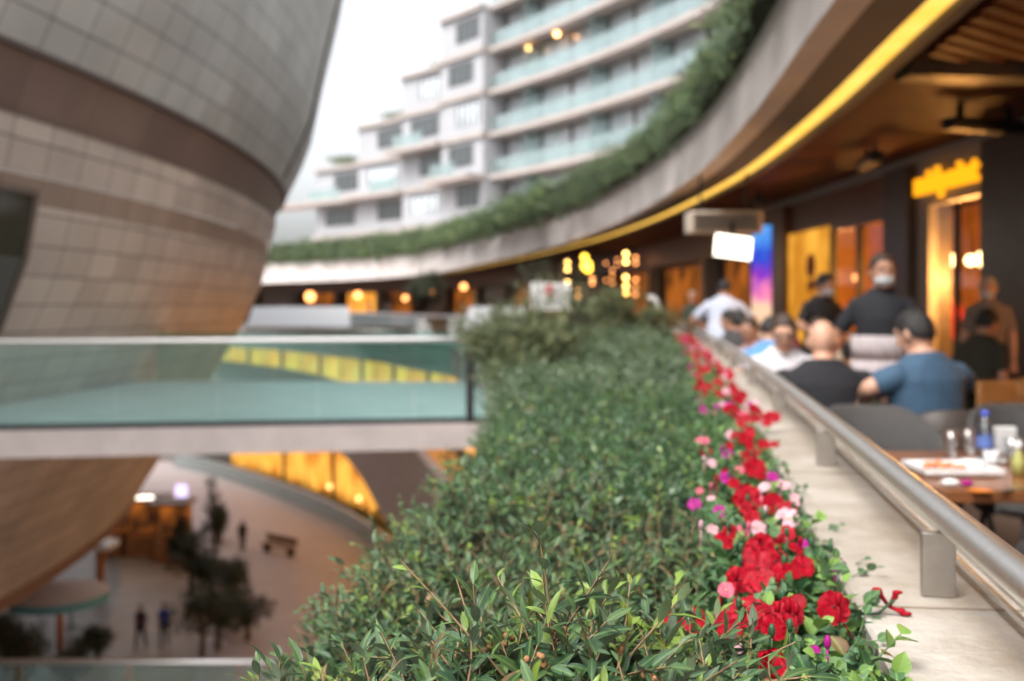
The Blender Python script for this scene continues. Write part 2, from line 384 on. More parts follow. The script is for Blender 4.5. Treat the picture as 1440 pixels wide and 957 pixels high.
RING = catmull([(-.25,-6),(-.22,0),(-.02,4),(0.02,9),(-.4,16),(-1.0,21),(-1.55,25),(-2.9,29),(-5,37),(-9.2,48),(-16,62),(-26,76),(-38,88),(-52,96)], .8)   # terrace edge
RINGL = catmull([(-.25,-6),(-.22,0),(-.02,4),(0.02,9),(-.6,17),(-2.2,25),(-4.5,35),(-9.6,53),(-18,68),(-33,85),(-52,93)], .8)   # edge of the lower floors
railx = lambda y: .37 + .187*y - .002*y*y
def wallx(y): return 5.95 - .041*y
def curve_x(c, y):
    for a, b in zip(c, c[1:]):
        if a[1] <= y <= b[1]: return a[0]+(b[0]-a[0])*(y-a[1])/max(1e-6, b[1]-a[1])
    return c[-1][0]
def sub(c, y0, y1): return [p for p in c if y0 <= p[1] <= y1]

def noise2(x, y, s=1., z=0.): return noise.noise(Vector((x*s, y*s, z)))

# ------------------------------------------------------------------ ground, plaza, decks
G = -12.0
g = MB(); g.quad((-900,-900,G),(900,-900,G),(900,1500,G),(-900,1500,G)); struct('ground', g, 'plaza')
g = MB(); g.sweep([(-52.8+math.cos(a)*62, 20.3+math.sin(a)*62) for a in np.linspace(-.9,1.9,60)], [(-8,G+.004),(0,G+.004)], False); struct('plaza_path', g, 'plaza_dark')
g = MB(); g.sweep(RINGL, [(-6.5,G+.008),(4.5,G+.008)], False); struct('plaza_walkway', g, 'plaza_pink')
g = MB(); g.sweep(RINGL, [(-10.5,G+.012),(-6.5,G+.012)], False); struct('plaza_lamplight_strip', g, mat('lamplight_paving', (.34,.25,.18), .5, var=.2, vscale=.5))  # orange tint painted as warm lamplight falling on the plaza floor
g = MB(); g.sweep(RINGL, [(3.2,G),(3.2,G+.5),(3.5,G+.5),(3.5,G)]); struct('plaza_kerb', g, 'plaza_dark')
# terrace floor under the canopy
g = MB(); g.sweep(RING, [(0.2,0),(0.2,-.35),(45,-.35),(45,0)]); struct('terrace_floor', g, 'floor')
# deck of the level below and its concrete parapet band
def wall_thing(name, label, cat, m, **parts_):
    t = thing(name, label, cat); 
    for n, (mb, mm) in parts_.items(): part(n, mb, mm, t)
    return t
t = thing('lower_gallery', 'curved pale concrete gallery band one level down, sweeping under the bridge', 'balcony', (-4.5, 35, -6))
part('parapet', MB().sweep(RINGL, [(0,-6.0),(0,-2.45),(.25,-2.45),(.25,-5.6)]), 'slab', t)
part('deck', MB().sweep(RINGL, [(.25,-5.6),(.25,-5.2),(9,-5.2),(9,-5.6)]), 'slab', t)
t = thing('terrace_parapet', 'curved grey concrete terrace edge seen through the bridge glass', 'parapet', (-4.5, 35, 0))
far = [p for p in RING if p[1] > 17.0]
zbot = lambda y: float(np.interp(y,[20,26,45,70],[-.30,-.34,-.85,-1.3]))
part('wall', MB().sweep(far, lambda i: [(0,zbot(far[i][1])),(0,.36),(.22,.36),(.22,zbot(far[i][1]))]), 'concrete', t)
part('coping', MB().sweep(far, [(-.03,.362),(-.03,.42),(.26,.42),(.26,.362)]), 'stone', t)

# ------------------------------------------------------------------ the tiled tower
TC = (-52.8, 20.3)
zr = [(-4.5,42.45),(-2,44.0),(.75,45.65),(2.1,46.25),(4.3,46.75),(6.4,47.75),(8.3,48.15),(10.2,48.6),(14,49.3)]
def tr(z): return float(np.interp(z, [a for a,_ in zr], [b for _,b in zr]))
t = thing('tiled_tower', 'huge round tower clad in stone tiles with brown bands, flaring outwards as it rises', 'tower', (TC[0],TC[1],G))
def hull(z0, z1, off=0., n=6):
    return MB().lathe([(tr(z)+off, z) for z in np.linspace(z0, z1, n)], (TC[0],TC[1],0), 220, -1.6, 2.4, uvr=46.)
part('lower_cladding', hull(-4.5, 2.85, 0, 10), 'tile_low', t, True)
part('pale_band', hull(2.85, 3.25, -.02, 2), 'band2', t, True)
part('middle_cladding', hull(3.25, 4.0, 0, 3), 'tile_low', t, True)
part('brown_band', hull(4.0, 4.78, -.07, 3), 'band', t, True)
up = part('upper_cladding', hull(4.78, 14, 0, 16), 'tile_up', t, True)
part('ledge', MB().lathe([(tr(4.78)-.3,4.775),(tr(4.78)+.03,4.775),(tr(4.78)+.03,4.84),(tr(4.78)-.01,4.84)], (TC[0],TC[1],0), 220, -1.6, 2.4), 'band', t)
part('ledge', MB().lathe([(tr(4)-.2,4.004),(tr(4)+.01,4.004),(tr(4)+.01,3.97)], (TC[0],TC[1],0), 220, -1.6, 2.4), 'band2', t)
part('base_rim', MB().lathe([(tr(-4.5)-.5,-4.9),(tr(-4.5)-.12,-4.85),(tr(-4.5)+.02,-4.5),(tr(-4.5)-.5,-4.48)], (TC[0],TC[1],0), 220, -1.6, 2.4), 'wood', t)
part('soffit', MB().lathe([(26,-4.7),(42.0,-4.7)], (TC[0],TC[1],0), 120, -1.6, 2.4), 'slab', t)
part('base_wall', MB().lathe([(30,G),(30,-4.7)], (TC[0],TC[1],0), 120, -1.6, 2.4), 'slab', t)
# standing rib near the edge of the shell
def ang_at(px, z):
    "tower angle whose surface is seen at a column of the photograph"
    k = (px-720)/F; r = tr(z); best = None
    for a in np.linspace(-1.2, 1.2, 2400):
        x, y = TC[0]+r*math.cos(a), TC[1]+r*math.sin(a)
        if y < 1: continue
        d = abs(x/y-k)
        if (best is None or d < best[0]) and (x*math.cos(a)+y*math.sin(a)) < 0: best = (d, a)
    return best[1] if best else 0
arib = ang_at(464, 9)
rb = MB(); pts = []
for z in np.linspace(4.9, 14, 18):
    a = arib; pts.append((TC[0]+(tr(z)+.03)*math.cos(a), TC[1]+(tr(z)+.03)*math.sin(a), z))
rb.tube(pts, .035, 6); part('seam_rib', rb, 'band', t)
# slanted dark opening in the lower cladding
a_r, a_l = ang_at(50, 3.0), ang_at(2, 1.2)
op = MB(); fr = MB(); zs = np.linspace(.9, 3.02, 8); rows = []
for z in zs:
    k = (z-.9)/(3.02-.9); aR = a_l + (a_r-a_l)*k; rows.append([(TC[0]+(tr(z)+.02)*math.cos(a), TC[1]+(tr(z)+.02)*math.sin(a), z) for a in np.linspace(aR-.16, aR, 6)])
for i in range(7):
    for j in range(5): op.quad(rows[i][j], rows[i][j+1], rows[i+1][j+1], rows[i+1][j])
w = part('window', op, 'dark_glass', t)
fr.tube([r[-1] for r in rows], .05, 6); fr.tube(rows[-1], .05, 6); part('window_frame', fr, 'band2', w)

# ------------------------------------------------------------------ pedestrian bridge with glass balustrade
BX0, BX1 = -8.6, -.05
by = lambda x: 12.15 + (x+6.2)*.145           # front edge, turning away a little
br = thing('footbridge', 'pale footbridge deck with green glass balustrade joining the terrace to the tower', 'bridge', (-3, 12.6, 0))
zb = -.10
d = MB(); n0 = (BX0, by(BX0)); n1 = (BX1, by(BX1))
top = [(BX0, by(BX0)), (BX1, by(BX1)), (BX1-.6, 20.2), (-7.6, 20.2)]
v = [(x,y,zb) for x,y in top]+[(x,y,zb-.34) for x,y in top]
d.v += v; d.f += [(0,1,2,3),(7,6,5,4),(0,4,5,1),(1,5,6,2),(2,6,7,3),(3,7,4,0)]; d.uv += [None]*6
part('deck', d, 'slab', br)
fl = MB(); fl.quad(*[(x,y+.12*(i<2),zb+.004) for i,(x,y) in enumerate(top)]); part('paving', fl, 'deck', br)
rail = MB(); rail.tube([(x, by(x)+.06, .985-.0*x) for x in np.linspace(BX0, BX1, 9)], (.05,.035), 10, (0,1,0)); part('handrail', rail, 'steel', br, True)
sh = MB(); sh.bar((BX0,by(BX0)+.06,zb+.03),(BX1,by(BX1)+.06,zb+.03),.07,.06); part('base_channel', sh, 'dark_metal', br)
xs = np.linspace(BX0, BX1, 8)
for a, b in zip(xs, xs[1:]):
    gp = MB(); gp.bar((a+.004, by(a+.004)+.06, (zb+.06+.95)/2), (b-.004, by(b-.004)+.06, (zb+.06+.95)/2), .016, .95-zb-.06); part('glass_panel', gp, 'g_green', br)
xp = U(661,500,by(-.55)).x
part('post', MB().box((xp, by(xp)+.02, .42), (.10,.05,1.06)), 'dark_metal', br)
# balustrade along the far side
for a, b in zip(np.linspace(-7.2,-1.2,6)[:-1], np.linspace(-7.2,-1.2,6)[1:]):
    part('glass_panel', MB().box(((a+b)/2, 20.1, .42), (b-a-.03,.016,.96)), 'g_green', br)
# lower bridge further down
lb = thing('lower_footbridge', 'grey rail and glass of the lower footbridge at the foot of the picture', 'bridge', (-5, 15.7, -5.2))
part('deck', MB().box((-5,15.7,-5.2),(8.2,1.0,.3)), 'slab', lb)
part('handrail', MB().tube([(-9.1,15.2,-4.0),(-1.0,15.2,-4.0)], .05, 8), 'steel', lb, True)
for x in np.linspace(-8.4,-1.6,5): part('glass_panel', MB().box((x,15.2,-4.53),(1.62,.016,.95)), 'g_green', lb)

# things on the far rim of the walkway
t = thing('white_awning', 'long white sloping awning on the far terrace edge beside the tower', 'awning', (-11.0, 50, .42))
aw_ = MB(); q = [U(346,459,50),U(494,459,50),U(490,431,53.5),U(356,431,53.5)]
aw_.v += [tuple(p) for p in q]+[tuple(p-Vector((0,.0,.08))) for p in q]; aw_.f += [(0,1,2,3),(7,6,5,4),(0,4,5,1),(1,5,6,2),(2,6,7,3),(3,7,4,0)]; aw_.uv += [None]*6
part('sheet', aw_, 'white', t)
for p in (q[0],q[1]): part('leg', MB().tube([(p.x,p.y+.1,-.3),(p.x,p.y+.1,p.z-.06)], .05, 6), 'steel_post', t, True)
part('beam', MB().bar(q[0]+Vector((0,.1,-.14)),q[1]+Vector((0,.1,-.14)),.1,.1), 'steel_post', t)
t = thing('skylight', 'pair of tilted white glazed panels beside the olive shrub', 'skylight', (-.55, 19.2, .9))
for k in (0,1):
    pm = MB(); a = U(650+k*45, 462, 19.2); b = U(683+k*50, 462, 19.2); c = U(697+k*46, 431, 20.4); e = U(660+k*48, 431, 20.4)
    off = Vector((0,.05,-.03)); pm.v += [tuple(q) for q in (a,b,c,e)]+[tuple(q+off) for q in (a,b,c,e)]
    pm.f += [(0,1,2,3),(7,6,5,4),(0,4,5,1),(1,5,6,2),(2,6,7,3),(3,7,4,0)]; pm.uv += [None]*6; part('panel', pm, 'white', t)
part('support', MB().box((-.45,20.3,.3),(1.1,.1,2.0)), 'grey_panel', t)

# ------------------------------------------------------------------ lit shops on the lower floors
def shop_row(base_off, z0, z1, y0, y1, n, lit, label, seed):
    rr = random.Random(seed); seg = [p for p in RINGL if y0 <= p[1] <= y1]
    stops = np.linspace(0, len(seg)-1, n+1).astype(int)
    for k in range(n):
        c = seg[stops[k]:stops[k+1]+1]
        if len(c) < 2: continue
        mid = c[len(c)//2]
        t = thing('shopfront', label % ('first','second','third','fourth','fifth','sixth','seventh','eighth','ninth','tenth','eleventh','twelfth')[k], 'shopfront', (mid[0]+base_off, mid[1], z0), group='lit shopfronts below the terrace')
        part('window', MB().sweep(c, [(base_off,z0+.35),(base_off,z1-.25)], False), rr.choice(lit), t)
        part('fascia', MB().sweep(c, [(base_off-.1,z1-.25),(base_off-.1,z1),(base_off+.3,z1),(base_off+.3,z1-.25)]), 'wood', t)
        part('plinth', MB().sweep(c, [(base_off-.1,z0),(base_off-.1,z0+.35),(base_off+.3,z0+.35),(base_off+.3,z0)]), 'wood', t)
        for q in (c[0],):
            part('pier', MB().box((q[0]+base_off+.0,q[1],(z0+z1)/2),(.22,.30,z1-z0-.01)), 'black_stone', t)
        q = c[len(c)//2]; part('door_frame', MB().box((q[0]+base_off-.05,q[1],(z0+z1)/2-.2),(.06,.06,z1-z0-.9)), 'dark_metal', t)
shop_row(4.5, -5.2, -.36, 20, 86, 12, ['shop_gold'], 'lit shopfront on the lower gallery, %s from the terrace', 3)
shop_row(5.0, G, -5.62, 22, 80, 8, ['shop_lit','shop_lit2'], 'orange lit shopfront at plaza level, %s from the terrace', 5)

# ------------------------------------------------------------------ canopy: fascia, soffit, light strip, slatted ceiling
CZ = 3.40
cp = thing('terrace_canopy', 'long curved concrete canopy with a yellow light strip over the restaurant terrace', 'canopy', (2.1, 6.5, CZ))
ftop = lambda y: float(np.interp(y, [5,12,25,44,70,90], [4.2,4.22,4.36,4.72,5.0,5.2]))
part('fascia', MB().sweep(FASCIA, lambda i: [(0,CZ),(.02,ftop(FASCIA[i][1])),(.25,ftop(FASCIA[i][1])),(.25,CZ)]), 'concrete', cp)
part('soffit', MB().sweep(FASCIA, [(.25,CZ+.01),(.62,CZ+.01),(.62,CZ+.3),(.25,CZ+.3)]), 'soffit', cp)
part('light_strip', MB().sweep(FASCIA, [(.65,CZ+.03),(.82,CZ+.03),(.82,CZ+.06),(.65,CZ+.06)]), 'led', cp)
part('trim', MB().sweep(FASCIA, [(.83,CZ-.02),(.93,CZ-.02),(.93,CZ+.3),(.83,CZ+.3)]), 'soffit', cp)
part('ceiling_board', MB().sweep(FASCIA, [(.93,CZ+.26),(12,CZ+.26)], False), 'wood_slat', cp)
part('roof_deck', MB().sweep(FASCIA, lambda i: [(.25,ftop(FASCIA[i][1])-.25),(24,ftop(FASCIA[i][1])-.25)], False), 'slab', cp)
sl = MB()
y = 8.9
while y < 40:
    x0 = curve_x(FASCIA, y)+1.0; x1 = curve_x(WALL, y)
    sl.bar((x0,y,CZ+.10),(x1,y,CZ+.10),.07,.12); y += .14
k = -4.
while k < 9.5:                                        # diagonal slats nearest the camera
    xs_ = curve_x(FASCIA, max(-5.9,k))+1.12; pa = (xs_, k, CZ+.10); pb = (xs_+3.35, k+2.5, CZ+.10)
    if pb[1] < 8.5 or True:
        t1 = min(1., max(0., (8.3-k)/2.5))
        if t1 > .05 and k < 8.2: sl.bar(pa, (xs_+3.35*t1, k+2.5*t1, CZ+.10), .09, .13)
    k += .24
part('slat_ceiling', sl, 'wood_slat', cp)
part('ceiling_beam', MB().bar((3.36,8.55,CZ+.08),(5.7,8.75,CZ+.08),.30,.24), 'black_stone', cp)

# ceiling heaters and air box
def heater(loc, rz, label):
    t = thing('ceiling_heater', label, 'heater', loc, rz, 'dark heaters under the slatted ceiling')
    part('body', MB().box((0,0,-.22),(.95,.17,.13)), 'dark_metal', t, bevel=.03, world=False)
    for s_ in (-.3,.3): part('bracket', MB().box((s_,0,-.08),(.05,.05,.17)), 'dark_metal', t, world=False)
    return t
heater((4.75,10.0,CZ+.04), R(18), 'dark ceiling heater in front of the glowing orange sign')
heater((4.5,12.5,CZ+.04), R(80), 'dark ceiling heater beside the dark pillar')
heater((4.3,17.4,CZ+.04), R(80), 'dark ceiling heater above the ochre wall panel')
t = thing('air_unit', 'beige slatted air unit hung under the dark ceiling', 'air conditioner', (3.2,15.0,2.5))
a = U(966,330,15); b = U(1068,330,15)
part('casing', MB().box(((a.x+b.x)/2,15,2.67),(b.x-a.x,.45,.32)), mat('beige_casing',(.62,.52,.42),.5), t, bevel=.02)
lv = MB()
for k in range(7): lv.box(((a.x+b.x)/2,14.765,2.56+k*.036),(b.x-a.x-.12,.02,.014))
part('louvre', lv, 'dark_metal', t)
for x_ in (a.x+.2, b.x-.2): part('hanger', MB().box((x_,15,3.12),(.03,.03,.6)), 'dark_metal', t)
t = thing('hanging_screen', 'bright white screen tilted below the beige air unit', 'screen', (3.32,14.6,2.1))
ctr = U(1031,347,14.6)
part('display', MB().box(ctr,(.53,.02,.33),0,R(-14),R(8)), 'screen', t)
part('housing', MB().box(ctr+Vector((0,.035,.0)),(.57,.04,.37),0,R(-14),R(8)), 'dark_metal', t)
part('bracket', MB().box(ctr+Vector((0,.07,.2)),(.05,.05,.34)), 'dark_metal', t)

# digital advertising totem
t = thing('digital_totem', 'tall narrow screen totem glowing blue and pink beside the ochre wall', 'advertising totem', (4.25,17,0))
tx0, tx1 = U(1057,400,17).x, U(1085,400,17).x
part('housing', MB().box(((tx0+tx1)/2,17.06,1.42),(tx1-tx0+.05,.1,2.84)), 'dark_metal', t, bevel=.01)
sm = bpy.data.materials.new('totem_screen'); sm.use_nodes = True; nt = sm.node_tree; nt.nodes.clear()
o_ = nt.nodes.new('ShaderNodeOutputMaterial'); e_ = nt.nodes.new('ShaderNodeEmission'); e_.inputs[1].default_value = .42
tc_ = nt.nodes.new('ShaderNodeTexCoord'); sp_ = nt.nodes.new('ShaderNodeSeparateXYZ'); rp_ = nt.nodes.new('ShaderNodeValToRGB')
ns_ = nt.nodes.new('ShaderNodeTexNoise'); ns_.inputs['Scale'].default_value = 2.2
ad_ = nt.nodes.new('ShaderNodeMath'); ad_.operation = 'MULTIPLY_ADD'; ad_.inputs[1].default_value = .7
mr_ = nt.nodes.new('ShaderNodeMapRange'); mr_.clamp = False; mr_.inputs[1].default_value = .42; mr_.inputs[2].default_value = 1.0; mr_.inputs[3].default_value = -.38; mr_.inputs[4].default_value = .62
nt.links.new(sp_.outputs[2], mr_.inputs[0])
nt.links.new(tc_.outputs['Generated'], sp_.inputs[0]); nt.links.new(tc_.outputs['Object'], ns_.inputs[0])
nt.links.new(ns_.outputs[0], ad_.inputs[0]); nt.links.new(mr_.outputs[0], ad_.inputs[2])
el = rp_.color_ramp.elements; el[0].position = .10; el[0].color = (.95,.62,.40,1); el[1].position = 1.25 if False else 1.0; el[1].color = (.12,.45,.95,1)
for ps, cc in ((.26,(.95,.25,.45,1)),(.42,(.28,.04,.50,1)),(.62,(.03,.07,.60,1))): q = el.new(ps); q.color = cc
nt.links.new(ad_.outputs[0], rp_.inputs[0]); nt.links.new(rp_.outputs[0], e_.inputs[0]); nt.links.new(e_.outputs[0], o_.inputs[0])
part('display', MB().box(((tx0+tx1)/2,17.0,1.45),(tx1-tx0,.01,2.7)), sm, t)

# ------------------------------------------------------------------ restaurant shopfronts along the terrace
def wq(y0, y1, z0, z1, off=0., th=.12):
    "a flat slab lying in the shop wall between two distances, its face 'off' in front of the wall line"
    mb = MB(); xa, xb = wallx(y0)-off, wallx(y1)-off
    v = [(xa,y0,z0),(xb,y1,z0),(xb,y1,z1),(xa,y0,z1)]; mb.v += v + [(x+th,y,z) for x,y,z in v]
    mb.f += [(0,1,2,3),(7,6,5,4),(0,4,5,1),(1,5,6,2),(2,6,7,3),(3,7,4,0)]; mb.uv += [None]*6
    return mb
t = thing('restaurant_entrance', 'grey framed restaurant entrance under the glowing orange sign', 'shopfront', (wallx(12.3),12.3,0))
part('door_surround', wq(11.42,11.58,0,3.3), 'grey_panel', t); part('door_surround', wq(12.95,13.3,0,3.3), 'grey_panel', t)
part('sign_panel', wq(11.58,12.95,2.72,3.3,.003), 'grey_panel', t)
part('top_trim', wq(6,20.6,3.3,3.42,.05,.3), 'grey_panel', t)
part('glass_door', wq(11.6,12.93,.03,2.7,-.03,.02), 'g_shop', t)
part('door_frame', wq(12.22,12.30,.03,2.7,-.01,.05), 'dark_metal', t)
cu = bpy.data.curves.new('sign_letters', 'FONT'); cu.body = 'midpoint'; cu.size = .42; cu.extrude = .03; cu.offset = .012; cu.align_x = 'CENTER'; cu.align_y = 'CENTER'
tmp = bpy.data.objects.new('tmp', cu); col.objects.link(tmp); bpy.context.view_layer.update()
me = bpy.data.meshes.new_from_object(tmp.evaluated_get(bpy.context.evaluated_depsgraph_get())); bpy.data.objects.remove(tmp)
me.materials.clear(); me.materials.append(M['sign_glow'])
wid = max(v.co.x for v in me.vertices)-min(v.co.x for v in me.vertices)
me.transform(Matrix.Scale(1.62/wid, 4, (1,0,0)))
me.transform(Matrix.Translation((wallx(12.33)-.09,12.33,3.0)) @ Matrix.Rotation(R(-90)+math.atan(.041), 4, 'Z') @ Matrix.Rotation(R(90), 4, 'X'))
sg = thing('restaurant_sign', 'glowing orange lettering over the restaurant door', 'sign', (wallx(12.3)-.06,12.3,3.0))
part('lettering', me, None, sg)
part('backing', wq(11.5,13.1,2.90,3.10,.06,.03), 'dark_metal', sg)
def pillar(y0, y1, label, m='black_stone', top=3.3):
    t = thing('wall_pillar', label, 'pillar', (wallx((y0+y1)/2),(y0+y1)/2,0), group='pillars between the shopfronts')
    part('shaft', wq(y0,y1,.12,top,.12,.6), m, t); part('footing', wq(y0-.02,y1+.02,0,.12,.14,.6), 'dark_metal', t)
pillar(10.2,11.40,'broad dark stone pillar on the near side of the restaurant entrance')
pillar(13.32,14.1,'dark stone pillar between the restaurant entrance and the window bay')
pillar(18.6,20.2,'brown pillar behind the digital totem', 'wood')
t = thing('window_bay', 'dark framed restaurant window between the dark pillar and the ochre panel', 'shopfront', (wallx(15.3),15.3,0))
part('glass', wq(14.12,16.5,.5,2.65,-.03,.02), 'g_shop', t); part('base_panel', wq(14.12,16.5,0,.5,0,.15), 'wood', t)
part('header', wq(14.12,16.5,2.65,3.3,0,.15), 'wood', t)
for yy in (14.16,15.3,16.44): part('mullion', wq(yy-.04,yy+.04,.5,2.65,.02,.08), 'dark_metal', t)
t = thing('ochre_panel', 'ochre yellow wall panel with a faint red emblem', 'wall panel', (wallx(17.5),17.5,0))
part('panel', wq(16.52,18.58,.2,2.75,.03,.15), emit_mat('backlit_ochre',(.85,.40,.05),.52,(.45,.17,.015),.9), t)
part('frame', wq(16.52,18.58,2.75,3.3,.0,.15), 'wood', t)
em = MB(); em.ell((wallx(17.3)-.05,17.3,2.12),(.02,.27,.22)); em.ell((wallx(17.3)-.05,17.3,1.78),(.02,.2,.12)); part('emblem', em, mat('rust_paint',(.6,.13,.02),.6), t, True)
t = thing('near_shop_glass', 'dark shop window at the near end of the wall', 'shopfront', (wallx(8),8,0))
part('glass', wq(-5,10.18,.1,2.8,-.05,.02), 'g_shop', t); part('header', wq(-5,10.18,2.8,3.3,0,.15), 'wood', t)
for yy in np.arange(-4.5,10,1.6): part('mullion', wq(yy-.04,yy+.04,.1,2.8,.02,.08), 'dark_metal', t)
# the room behind
t = thing('restaurant_interior', 'warm wooden restaurant interior seen through the entrance', 'interior', (8.2,14,0))
part('back_wall', MB().box((8.9,7.5,1.7),(.12,27,3.4)), 'warm_wall', t)
part('end_wall', MB().box((7.2,20.9,1.7),(3.6,.12,3.4)), 'warm_wall', t)
part('end_wall', MB().box((7.4,-6,1.7),(3,.12,3.4)), 'warm_wall', t)
part('ceiling', MB().box((7.4,7.5,3.36),(3.1,27,.06)), 'wood', t)
cur = MB()
for k in range(30): cur.box((8.7+.04*(k%2),11.4+k*.32,1.6),(.08,.2,3.0))
part('wall_battens', cur, 'oak', t)
# pendant lamps
def pendant(loc, r, label, power, top=3.33, m='globe', group='glowing globe lamps in the restaurant'):
    t = thing('pendant_lamp', label, 'lamp', (loc[0],loc[1],top), group=group)
    part('globe', MB().ell(loc,(r,r,r*1.05),None,16,10), m, t, True)
    part('cord', MB().tube([(loc[0],loc[1],loc[2]+r),(loc[0],loc[1],top)], .008, 6), 'dark_metal', t)
    if power: point_light('bulb_light', (loc[0],loc[1],loc[2]-r-.12), power, (1,.46,.12), t, .12)
    return t
pendant(U(1334,366,14.2), .10, 'globe lamp hanging in the middle of the entrance', 120)
pendant(U(1387,364,12.6), .12, 'brightest globe lamp beside the broad dark pillar', 120)
pendant(U(1365,366,15.5), .08, 'small globe lamp between the two bright entrance lamps', 60)
pendant(U(1170,384,17.3), .085, 'oblong globe lamp glowing inside the window bay', 120)
pendant(U(1246,354,15.6), .05, 'tiny amber globe lamp beside the dark pillar', 0, m='bulb_dim')
pendant(U(1204,390,17.5), .055, 'dim amber globe lamp low in the window bay', 0, m='bulb_dim')
pendant((7.2,7.5,2.3), .12, 'globe lamp behind the near shop window', 110)

# far shopfronts under the canopy, beyond the totem
fw = [p for p in WALL if p[1] > 20.6]
fb = MB().sweep(fw, [(0.6,0),(0.6,3.7),(.9,3.7),(.9,0)])
t = thing('far_shop_wall', 'long dark curved wall of shops under the far canopy', 'wall', (fw[0][0],fw[0][1],0)); part('wall', fb, 'black_stone', t)
part('dark_fascia', MB().sweep(fw, [(.2,2.7),(.2,3.6),(.6,3.6),(.6,2.7)]), 'wood', t)
mats = ['shop_dim','shop_dim','shop_dim','wood','shop_dim','shop_dim','grey_panel','shop_dim','wood','shop_dim','shop_lit','shop_dim','wood','shop_dim']
st = list(range(0, len(fw)-6, 6)); rr = random.Random(12)
names = 'first second third fourth fifth sixth seventh eighth ninth tenth eleventh twelfth thirteenth fourteenth fifteenth sixteenth seventeenth'.split()
for k, i in enumerate(st):
    c = fw[i:i+6]
    t = thing('shop_bay', 'dim shop bay in the far curved wall, %s beyond the totem' % names[k], 'shopfront', (c[0][0],c[0][1],0), group='shop bays in the far curved wall')
    part('window', MB().sweep(c[1:], [(.55,.1),(.55,2.6)], False), M[mats[k%len(mats)]], t)
    part('pier', MB().box((c[0][0]+.4,c[0][1],1.35),(.4,.5,2.7)), rr.choice(['wood','black_stone','grey_panel']), t)
    part('counter', MB().sweep(c[1:5], [(.1,0),(.1,1.0),(.5,1.0),(.5,0)]), rr.choice(['wood','black_stone','brick']), t)

# bulb strings
def bulb_string(px, ys, D, r, m, label):
    top = Vector((U(px,400,D).x, D, 3.5))
    t = thing('bulb_string', label, 'string lights', top, group='strings of warm bulbs under the far canopy')
    lo = min(U(px,y_,D).z for y_ in ys)
    part('cable', MB().tube([top,(top.x,D,lo)], .006, 5), 'dark_metal', t)
    for y_ in ys: part('bulb', MB().ell(U(px,y_,D),(r,r,r)), m, t, True)
bulb_string(798,(369,379,397),29,.05,'bulb','string of three orange bulbs beside the white board')
bulb_string(880,(357,368,390,402,413),26,.052,'bulb','brightest string of five bulbs over the far end of the hedge')
bulb_string(894,(362,370,393,404,414),33,.05,'bulb_dim','dim orange string of bulbs just behind the brightest string')
bulb_string(822,(362,374),30,.10,'bulb_yellow','two big yellow bulbs hanging close together')
bulb_string(827,(372,378),30.5,.11,'bulb_yellow','wide yellow lamp pair behind the two big yellow bulbs')
bulb_string(833,(392,398),31,.05,'bulb_dim','short amber string below the yellow bulbs')
bulb_string(812,(408,416),34,.06,'bulb_dim','faint low string beside the white board')
bulb_string(861,(380,388,398),36,.04,'bulb_dim','faint string of three small bulbs between the yellow and the bright strings')
bulb_string(915,(362,370,378,388),36,.045,'bulb_dim','amber string of four bulbs nearest the bright white screen')
bulb_string(852,(370,394),36,.035,'bulb_dim','faintest pair of bulbs in the dark middle of the strings')
bulb_string(868,(365,372),36,.035,'bulb_dim','small pair of bulbs high beside the brightest string')
def globe_lamp(px, py, D, r, label, m='bulb_dim'):
    p = U(px,py,D); t = thing('globe_lamp', label, 'lamp', (p.x,p.y,p.z-.6), group='orange lamps of the far restaurants')
    part('globe', MB().ell(p,(r,r,r)), m, t, True); part('stem', MB().tube([(p.x,p.y,p.z-1.2),(p.x,p.y,p.z-r)], .015, 6), 'dark_metal', t)
globe_lamp(652,403,52,.16,'orange round lamp under the far canopy nearest the white board')
globe_lamp(608,412,55,.13,'red orange lamp between the far diners')
globe_lamp(570,419,58,.16,'orange lamp low beside the dark tub tree')
globe_lamp(436,417,70,.34,'large orange lamp glowing next to the tower edge')
globe_lamp(503,415,66,.24,'broad orange lamp in the middle of the far restaurants')

# ------------------------------------------------------------------ residences above: stepped apartment building
AC, AR = (-77.5, 15.0), 97.0
def apx(px, rad=AR):
    k = (px-720)/F
    lo, hi = 16., 110.
    for _ in range(60):
        m_ = (lo+hi)/2; x = AC[0]+math.sqrt(max(0,rad*rad-(m_-AC[1])**2))
        if x/m_ > k: lo = m_
        else: hi = m_
    return lo
BO = [0.]
def ap(y, off=0.):
    r = AR; off = off+BO[0]; a = math.asin(min(.9999,(y-AC[1])/r)); return (AC[0]+(r-off)*math.cos(a), AC[1]+(r-off)*math.sin(a))
LEV = [4.7+3.05*k for k in range(12)]
apt = thing('apartment_building', 'pale stepped apartment building rising behind the greenery', 'building', (ap(80)[0],ap(80)[1],4.9))
OFFS = [0., .9, 1.8, 2.7, .6]
blocks = [(445,515,3),(515,590,4),(590,660,5),(660,722,6),(722,1150,10)]
def arc(y0, y1, n=None):
    n = n or max(2, int(abs(y1-y0)/1.5)); return [ap(y) for y in np.linspace(y1, y0, n+1)]   # listed from far to near, so the right of the run points inwards
def aw(y0, y1, z0, z1, off, th=.1):
    "panel on the facade: face 'off' metres proud of it towards the courtyard"
    c = [ap(y) for y in np.linspace(y0, y1, max(2, int(abs(y1-y0)/2)+1))]
    return MB().sweep(c, [(-off,z0),(-off,z1),(-off+th,z1),(-off+th,z0)])
nwin = 0
